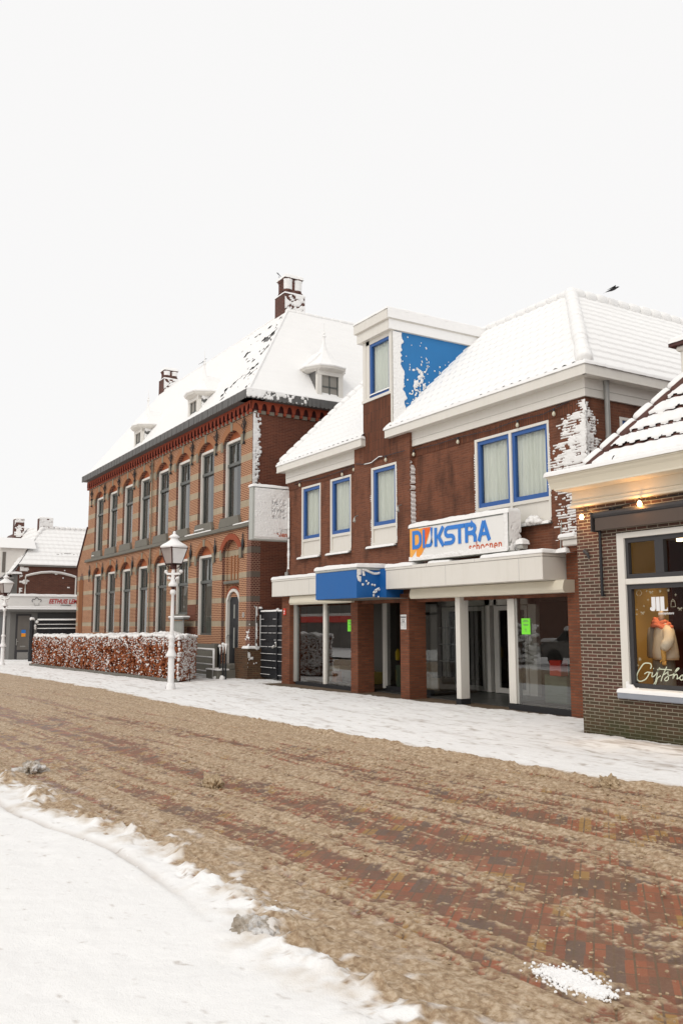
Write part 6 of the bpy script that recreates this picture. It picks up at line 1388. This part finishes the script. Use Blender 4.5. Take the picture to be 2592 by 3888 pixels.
for i in range(4):
    b.tube([(*lo[i],3.29),(*hi[i],3.72)],.014,5); b.tube([(*lo[i],3.29),(*lo[(i+1)%4],3.29)],.014,5); b.tube([(*hi[i],3.72),(*hi[(i+1)%4],3.72)],.014,5); b.tube([(*lo[i],3.29),(*lo[(i+1)%4],3.29)],.014,5)
    b.tube([(*lo[i],3.29),(lo[i][0]*.6,lo[i][1]*.6,3.2),(0,0,3.14)],.012,5)
b.lathe([(.07,3.16),(.09,3.2),(.09,3.29)],0,0,8); b.build('lantern_frame','red_brown_paint',lp)
b=MB(); b.loft([[(x*.98,y*.98,3.30) for x,y in lo],[(x*.98,y*.98,3.715) for x,y in hi]]); b.build('lantern_glass','lantern_glass',lp)
b=MB(); b.lathe([(.34,3.72),(.30,3.76),(.16,3.84),(.09,3.90),(.08,3.98),(.11,4.0),(.04,4.06),(.015,4.09),(.03,4.12),(.01,4.15)],0,0,12); b.build('lantern_roof','red_brown_paint',lp)
b=MB(); b.lathe([(.345,3.715),(.362,3.735),(.355,3.765),(.30,3.81),(.19,3.87),(.12,3.92),(.095,3.96),(.095,3.985),(.14,3.995),(.145,4.015),(.09,4.06),(.04,4.09),(.035,4.11),(.04,4.135),(.02,4.165),(.002,4.17)],0,0,20); b.build('roof_snow','snow_fine',lp,smooth=True)
# wind-blown snow shells facing down the street (+x)
b=MB(); A0,A1=-78,100
b.lathe([(.088,.2),(.086,.86)],0,0,14,0,A0,A1,False); b.lathe([(.09,.86),(.148,.88),(.148,.91),(.11,.98),(.085,1.04),(.075,1.1),(.088,1.12),(.07,1.2),(.066,1.3),(.098,1.35),(.098,1.37),(.062,1.43)],0,0,14,0,A0-20,A1+10,False)
b.lathe([(.054,1.42),(.051,1.8),(.047,2.1),(.043,2.48),(.075,2.50),(.082,2.55),(.07,2.6),(.05,2.62)],0,0,14,0,A0-10,A1,False)
b.lathe([(.11,2.70),(.128,2.73),(.115,2.77),(.075,2.82),(.055,2.9),(.05,3.02),(.06,3.05),(.045,3.12),(.03,3.17)],0,0,14,0,A0-40,A1+50,False)
b.lathe([(.13,.02),(.132,.10),(.115,.17),(.09,.21)],0,0,14,0,A0,A1,False)
b.tube([(-.25*DIRX+.015,-.25*DIRY,3.09),(-.20*DIRX+.015,-.20*DIRY,3.035),(.015,0,3.02),(.20*DIRX+.015,.20*DIRY,3.035),(.25*DIRX+.015,.25*DIRY,3.09)],.036,7)
for s_ in (-1,1): b.blob((s_*.245*DIRX+.015,s_*.245*DIRY,3.09),.052,n=6); b.blob((s_*.14*DIRX+.02,s_*.14*DIRY,2.925),.042,n=6); b.blob((s_*.09*DIRX+.02,s_*.09*DIRY,2.905),.035,n=5)
b.build('blown_snow','snow_fine',lp,smooth=True)
# snow sheet on the +x pane
pl_=[];c4=[(lo[i],hi[i]) for i in range(4)]
best=max(range(4),key=lambda i:(lo[i][0]+lo[(i+1)%4][0]))
for i_,nm in ((best,'pane_snow'),):
    a,b2=lo[i_],lo[(i_+1)%4];c_,d_2=hi[i_],hi[(i_+1)%4]
    m=MB(); n=9; vs=[]
    for iv in range(n+1):
        tv=.03+.94*iv/n
        for iu in range(n+1):
            tu=.05+.90*iu/n; p=Vector((*(Vector(a)*(1-tu)+Vector(b2)*tu),3.30))*(1-tv)+Vector((*(Vector(c_)*(1-tu)+Vector(d_2)*tu),3.71))*tv
            o_n=Vector((a[0]+b2[0],a[1]+b2[1],0)).normalized(); p=p+o_n*(.012+.008*random.random()); vs.append(tuple(p))
    m.add(vs,[(r_*(n+1)+q,r_*(n+1)+q+1,(r_+1)*(n+1)+q+1,(r_+1)*(n+1)+q) for r_ in range(n) for q in range(n)]); m.build(nm,'snow_fine',lp,smooth=True)
KIDS.clear(); kids_index(lp)
lp.location=(-21.86,8.16,.0); lp.rotation_euler=(0,R(.5),0); lp['label']='snow-plastered lantern street lamp standing in front of the beech hedge'
l2=dup(lp,(-41.75,7.60,-.15),'distant snow-plastered lantern lamp at the left edge of the picture')
# ------------------------------------------------------------------ gate, pipe, railing, notice board
gt=thing('gate','black double boarded gate between the town hall and the shoe shop','gate',(-23.4,11.97,0))
GY=11.97
for a,b_,nm in ((-24.34,-23.23,'gate_leaf'),(-23.17,-22.50,'gate_leaf')):
    m=MB(); 
    for i in range(int((b_-a)/.11)): m.box(a+.11*i+.003,min(b_,a+.11*i+.107),GY,GY+.03,.12,2.05)
    m.box(a,b_,GY+.03,GY+.05,.1,2.06)
    for k3 in range(9): m.box(a,b_,GY-.02,GY,.17+.207*k3,.20+.207*k3)
    lf=m.build(nm,'black_metal',gt)
    s=MB()
    for k3 in range(9):
        x=a+.03
        while x<b_-.05:
            w_=random.uniform(.15,.5); 
            if random.random()<.85: s.tube([(x,GY-.018,.205+.207*k3),(min(b_,x+w_),GY-.018,.206+.207*k3)],.007,5)
            x+=w_+random.uniform(.0,.08)
    s.build('rail_snow','snow',lf)
m=MB(); m.box(-24.40,-24.34,GY-.03,GY+.05,-.02,2.14,0); m.box(-23.235,-23.165,GY-.04,GY+.05,.08,2.10); m.box(-24.4,-22.5,GY-.02,GY+.05,2.05,2.10); m.tube([(-24.37,GY,2.1),(-24.37,GY,2.2)],.06,8); m.build('gate_frame','black_metal',gt)
m=MB(); m.tube([(-23.28,GY-.04,1.06),(-23.42,GY-.06,1.0)],.018,6); m.tube([(-23.2,GY-.05,1.04),(-23.2,GY-.05,1.14)],.02,6); m.build('handle','alu',gt)
cap('gate_snow',-24.4,-22.5,GY-.02,GY+.05,2.10,.04,gt,over=.005,res=.03); m=MB(); m.blob((-24.37,GY,2.2),.07,flat=.7); m.blob((-23.2,GY,2.14),.05); m.tube([(-24.31,GY-.03,.9),(-24.31,GY-.03,2.0)],.012,5); m.tube([(-23.29,GY-.07,1.08),(-23.42,GY-.08,1.03)],.02,5); m.blob((-23.21,GY-.06,1.16),.03); m.build('gate_snow','snow',gt,smooth=True)
m=MB(); m.tube([(-24.33,11.80,0),(-24.33,11.80,1.9),(-24.33,11.80,2.2),(-24.33,11.74,2.27)],.022,7); o=m.build('stand_pipe','zinc',smooth=True); setorigin(o,(-24.33,11.8,0)); tag(o,'thin vertical pipe at the town hall corner beside the black gate','pipe')
crust('pipe_snow',(-24.305,11.775,.05),(0,1,0),(0,0,1),(1,0,0),.05,2.2,.012,lambda u,v:np.where((vn(u*0,v*7,3)>.3)&(v>.9),.03*vn(u*0,v*15,5)+.01,-.01),o)
RY=10.95
rl=thing('railing','low tubular metal railing coated with snow beside the hedge','railing',(-26.6,RY,0))
m=MB(); 
for zz in (.90,.66,.44,.22,.08): m.tube([(-29.5,RY,zz),(-25.55,RY,zz)],.022,6)
for xx in (-29.5,-27.5,-25.55): m.tube([(xx,RY,0),(xx,RY,.9)],.03,6)
m.build('bars','zinc',rl)
m=MB()
for zz,r_ in ((.925,.035),(.68,.018),(.46,.02),(.24,.02),(.1,.03)): m.tube([(-29.5,RY-.01,zz),(-25.55,RY-.01,zz)],r_,6)
m.tube([(-25.53,RY-.02,.05),(-25.53,RY-.02,.93)],.035,6); m.blob((-25.35,RY,.06),.12,flat=.5); m.blob((-25.1,RY+.1,.05),.10,flat=.5); m.build('bar_snow','snow',rl,smooth=True)
for i,(x,h) in enumerate(((-25.32,1.02),(-25.08,1.08),(-24.88,1.06))):
    m=MB(); m.tube([(x,11.05,0),(x,11.05,h)],.03,6); o=m.build('iron_post','black_metal'); setorigin(o,(x,11.05,0)); tag(o,('snow-capped iron post nearest the railing end','middle one of the three iron posts by the entrance steps','iron post closest to the entrance door')[i],'post','iron posts by the town hall steps')
    m=MB(); m.blob((x,11.05,h+.01),.065,flat=.8); m.tube([(x+.02,11.04,h),(x+.025,11.04,h-.25)],.028,6,rs=[.03,.01]); m.build('post_snow','snow',o,smooth=True)
bd=thing('notice_board','grey notice board with snowy canopy standing by the town hall wall','notice board',(-29.7,11.3,0))
m=MB(); m.box(-30.25,-29.2,11.3,11.36,1.15,1.84); m.build('panel','curtain_grey',bd); m=MB(); m.tube([(-30.3,11.3,0),(-30.3,11.3,1.9)],.03,6); m.tube([(-29.12,11.3,0),(-29.12,11.3,1.9)],.03,6); m.box(-30.35,-28.95,11.2,11.45,1.88,1.97,0,.02); m.build('frame','zinc',bd); cap('board_snow',-30.35,-28.95,11.2,11.45,1.97,.04,bd)
m=MB(); m.blob((-24.9,10.95,.06),.09); m.blob((-24.95,11.0,.03),.07); o=m.build('snow_heap','snow',smooth=True); setorigin(o,(-24.9,10.95,0)); tag(o,'small rounded clump of snow on the ground before the entrance step','snow clump')
# ------------------------------------------------------------------ birds
def bird(name,loc,yaw,label,flying=False):
    b=MB()
    if flying:
        b.loft([[(x,ry*math.cos(a),zc+rz*math.sin(a)) for a in np.linspace(0,5.3,8)] for x,ry,rz,zc in ((-.20,.01,.006,-.02),(-.10,.025,.02,-.015),(0,.045,.04,-.01),(.1,.05,.042,0),(.18,.03,.028,.012),(.215,.026,.025,.016),(.24,.012,.01,.012),(.27,.002,.002,.005))])
        b.add([(-.18,.0,-.02),(-.30,.05,-.015),(-.25,.0,-.03),(-.30,-.04,-.045)],[(0,1,2),(0,2,3)])
        b.add([(.15,.03,.03),(.0,.04,.02),(-.16,.09,.0),(.10,.10,.06)],[(0,1,2,3)]); b.add([(.15,-.03,.03),(.0,-.04,.02),(-.14,-.08,.0),(.19,-.09,.07)],[(0,1,2,3)])
    else:
        b.loft([[(x+rr*math.cos(a)*.6,rr*math.sin(a)*.8,z+rr*math.cos(a)*.5) for a in np.linspace(0,5.3,8)] for x,z,rr in ((-.10,.02,.02),(-.06,.06,.05),(0,.11,.075),(.05,.17,.06),(.075,.215,.038),(.095,.24,.04),(.13,.245,.02),(.18,.235,.004))])
        b.add([(-.07,.03,.05),(-.07,-.03,.05),(-.24,-.025,-.04),(-.24,.025,-.04)],[(0,1,2,3)]); b.tube([(.0,.02,.06),(.01,.02,-.01)],.008,4); b.tube([(.0,-.02,.06),(.01,-.02,-.01)],.008,4)
    o=b.build(name,'bird_black',smooth=True); o.location=loc; o.rotation_euler=(0,R(-6) if flying else 0,R(yaw)); tag(o,label,'bird'); o.scale=(.75,.75,.75) if flying else (.9,.9,.9); return o
bird('bird',(-13.65,16.0,9.70),22,'dark bird flying above the shoe shop roof',True)
bird('bird',(-27.66,14.22,14.60),195,'dark bird perched on the left rim of the tall near chimney')
bird('bird',(-35.0,14.25,13.22),60,'small dark bird sitting on the town hall ridge between both chimneys')
# ------------------------------------------------------------------ far side of the street (seen in the shop windows)
def tree(x,y,h,seed,label):
    random.seed(seed); t=thing('bare_tree',label,'tree',(x,y,0),'bare snowy trees across the street'); b=MB(); sn=MB()
    def br(p,d,r,L_,lv):
        pts=[p]; q=p.copy(); 
        for i in range(4): d=(d+Vector((random.gauss(0,.12),random.gauss(0,.12),random.gauss(.03,.06)))).normalized(); q=q+d*L_/4; pts.append(q.copy())
        b.tube(pts,r,5,rs=[r*(1-.16*i) for i in range(5)])
        if lv>0: sn.tube([u+Vector((0,0,r*.8)) for u in pts[1:]],r*.8,4)
        if lv<4:
            for i in range(3 if lv<3 else 2): a=random.random()*6.28; e=(d*.7+Vector((math.cos(a),math.sin(a),.25))*.75).normalized(); br(pts[random.choice((2,3,4))].copy(),e,r*.52,L_*.72,lv+1)
    br(Vector((x,y,0)),Vector((0,0,1)),.16,h*.42,0); b.build('trunk','bark',t); sn.build('branch_snow','snow',t)
tree(-13.5,-5.5,6.5,2,'bare snowy tree across the street, mirrored in the right shop window'); tree(-24,-6,7,5,'bare snowy tree across the street, mirrored in the left shop window'); tree(-7,-7,6.5,8,'bare snowy tree across the street nearest to the viewer'); tree(-18,-7.5,7.5,11,'bare snowy tree across the street between the red and dark cars'); tree(-30,-8,8,14,'bare snowy tree across the street beside the long low building')
def car(x,y,mat,label):
    r=thing('parked_car',label,'car',(x,y,0),'snow-covered cars parked across the street')
    prof=[(-2.1,.35),(-2.15,.7),(-2.0,.95),(-1.3,1.02),(-.75,1.45),(.75,1.48),(1.5,1.05),(2.05,.95),(2.15,.6),(2.1,.35)]
    b=MB(); b.loft([[(x+u*.98,y-.72,z) for u,z in prof],[(x+u,y-.82,.35+(z-.35)*.97) for u,z in prof],[(x+u,y+.82,.35+(z-.35)*.97) for u,z in prof],[(x+u*.98,y+.72,z) for u,z in prof]]); b.build('body',mat,r)
    b=MB()
    for s_ in (-1,1): b.prism([(x-1.15,1.03),(x-.7,1.40),(x+.7,1.42),(x+1.3,1.05)],'y',y+s_*.83-.01,y+s_*.83+.01)
    b.build('window','car_dark',r)
    for wx in (-1.35,1.35):
        for s_ in (-1,1):
            b=MB(); n=16; b.prism([(x+wx+.33*math.cos(2*math.pi*i/n),.33+.33*math.sin(2*math.pi*i/n)) for i in range(n)],'y',y+s_*.72-.1,y+s_*.72+.12); b.build('wheel','tyre',r)
    cap('roof_snow',x-.85,x+.9,y-.7,y+.7,1.46,.16,r,res=.1); cap('bonnet_snow',x+1.2,x+2.15,y-.78,y+.78,1.0,.13,r,res=.1); cap('boot_snow',x-2.1,x-1.2,y-.78,y+.78,.98,.13,r,res=.1)
car(-12.2,-2.6,'car_dark','dark snow-topped car across the street'); car(-17.8,-2.6,'car_red','red snow-topped car across the street'); car(-24.5,-2.7,'tin_grey','grey snow-topped car across the street')
bb=thing('supermarket','long low building with red fascia across the street','building',(-52,-12,0))
MB().box(-75,-46,-15,-9,0,4.0).build('wall','interior_dark',bb); MB().box(-75,-46,-9.4,-8.9,1.85,2.3,0).build('fascia','red_plate',bb); MB().box(-75,-46,-15,-8.95,2.3,2.5).build('roof_edge','old_white',bb)
hb=thing('far_hedge','snow-laden hedge across the street','hedge',(-27,-1.5,0)); Xq=np.stack([rng.uniform(-31,-27,1500),rng.uniform(-2.1,-1.1,1500),rng.uniform(.1,1.7,1500)],-1); puffs(Xq,.12,'snow','snow',hb); MB().box(-30.9,-27.1,-2.0,-1.2,0,1.6).build('core','hedge_core',hb)
sh_=thing('brick_row','row of plain brick houses closing the far side of the street','building',(-60,-16,0)); MB().box(-110,-48,-26,-15,0,6).build('wall','brick_far',sh_); MB().box(-110.5,-47.5,-26.5,-14.5,6,6.4).build('eaves','old_white',sh_)
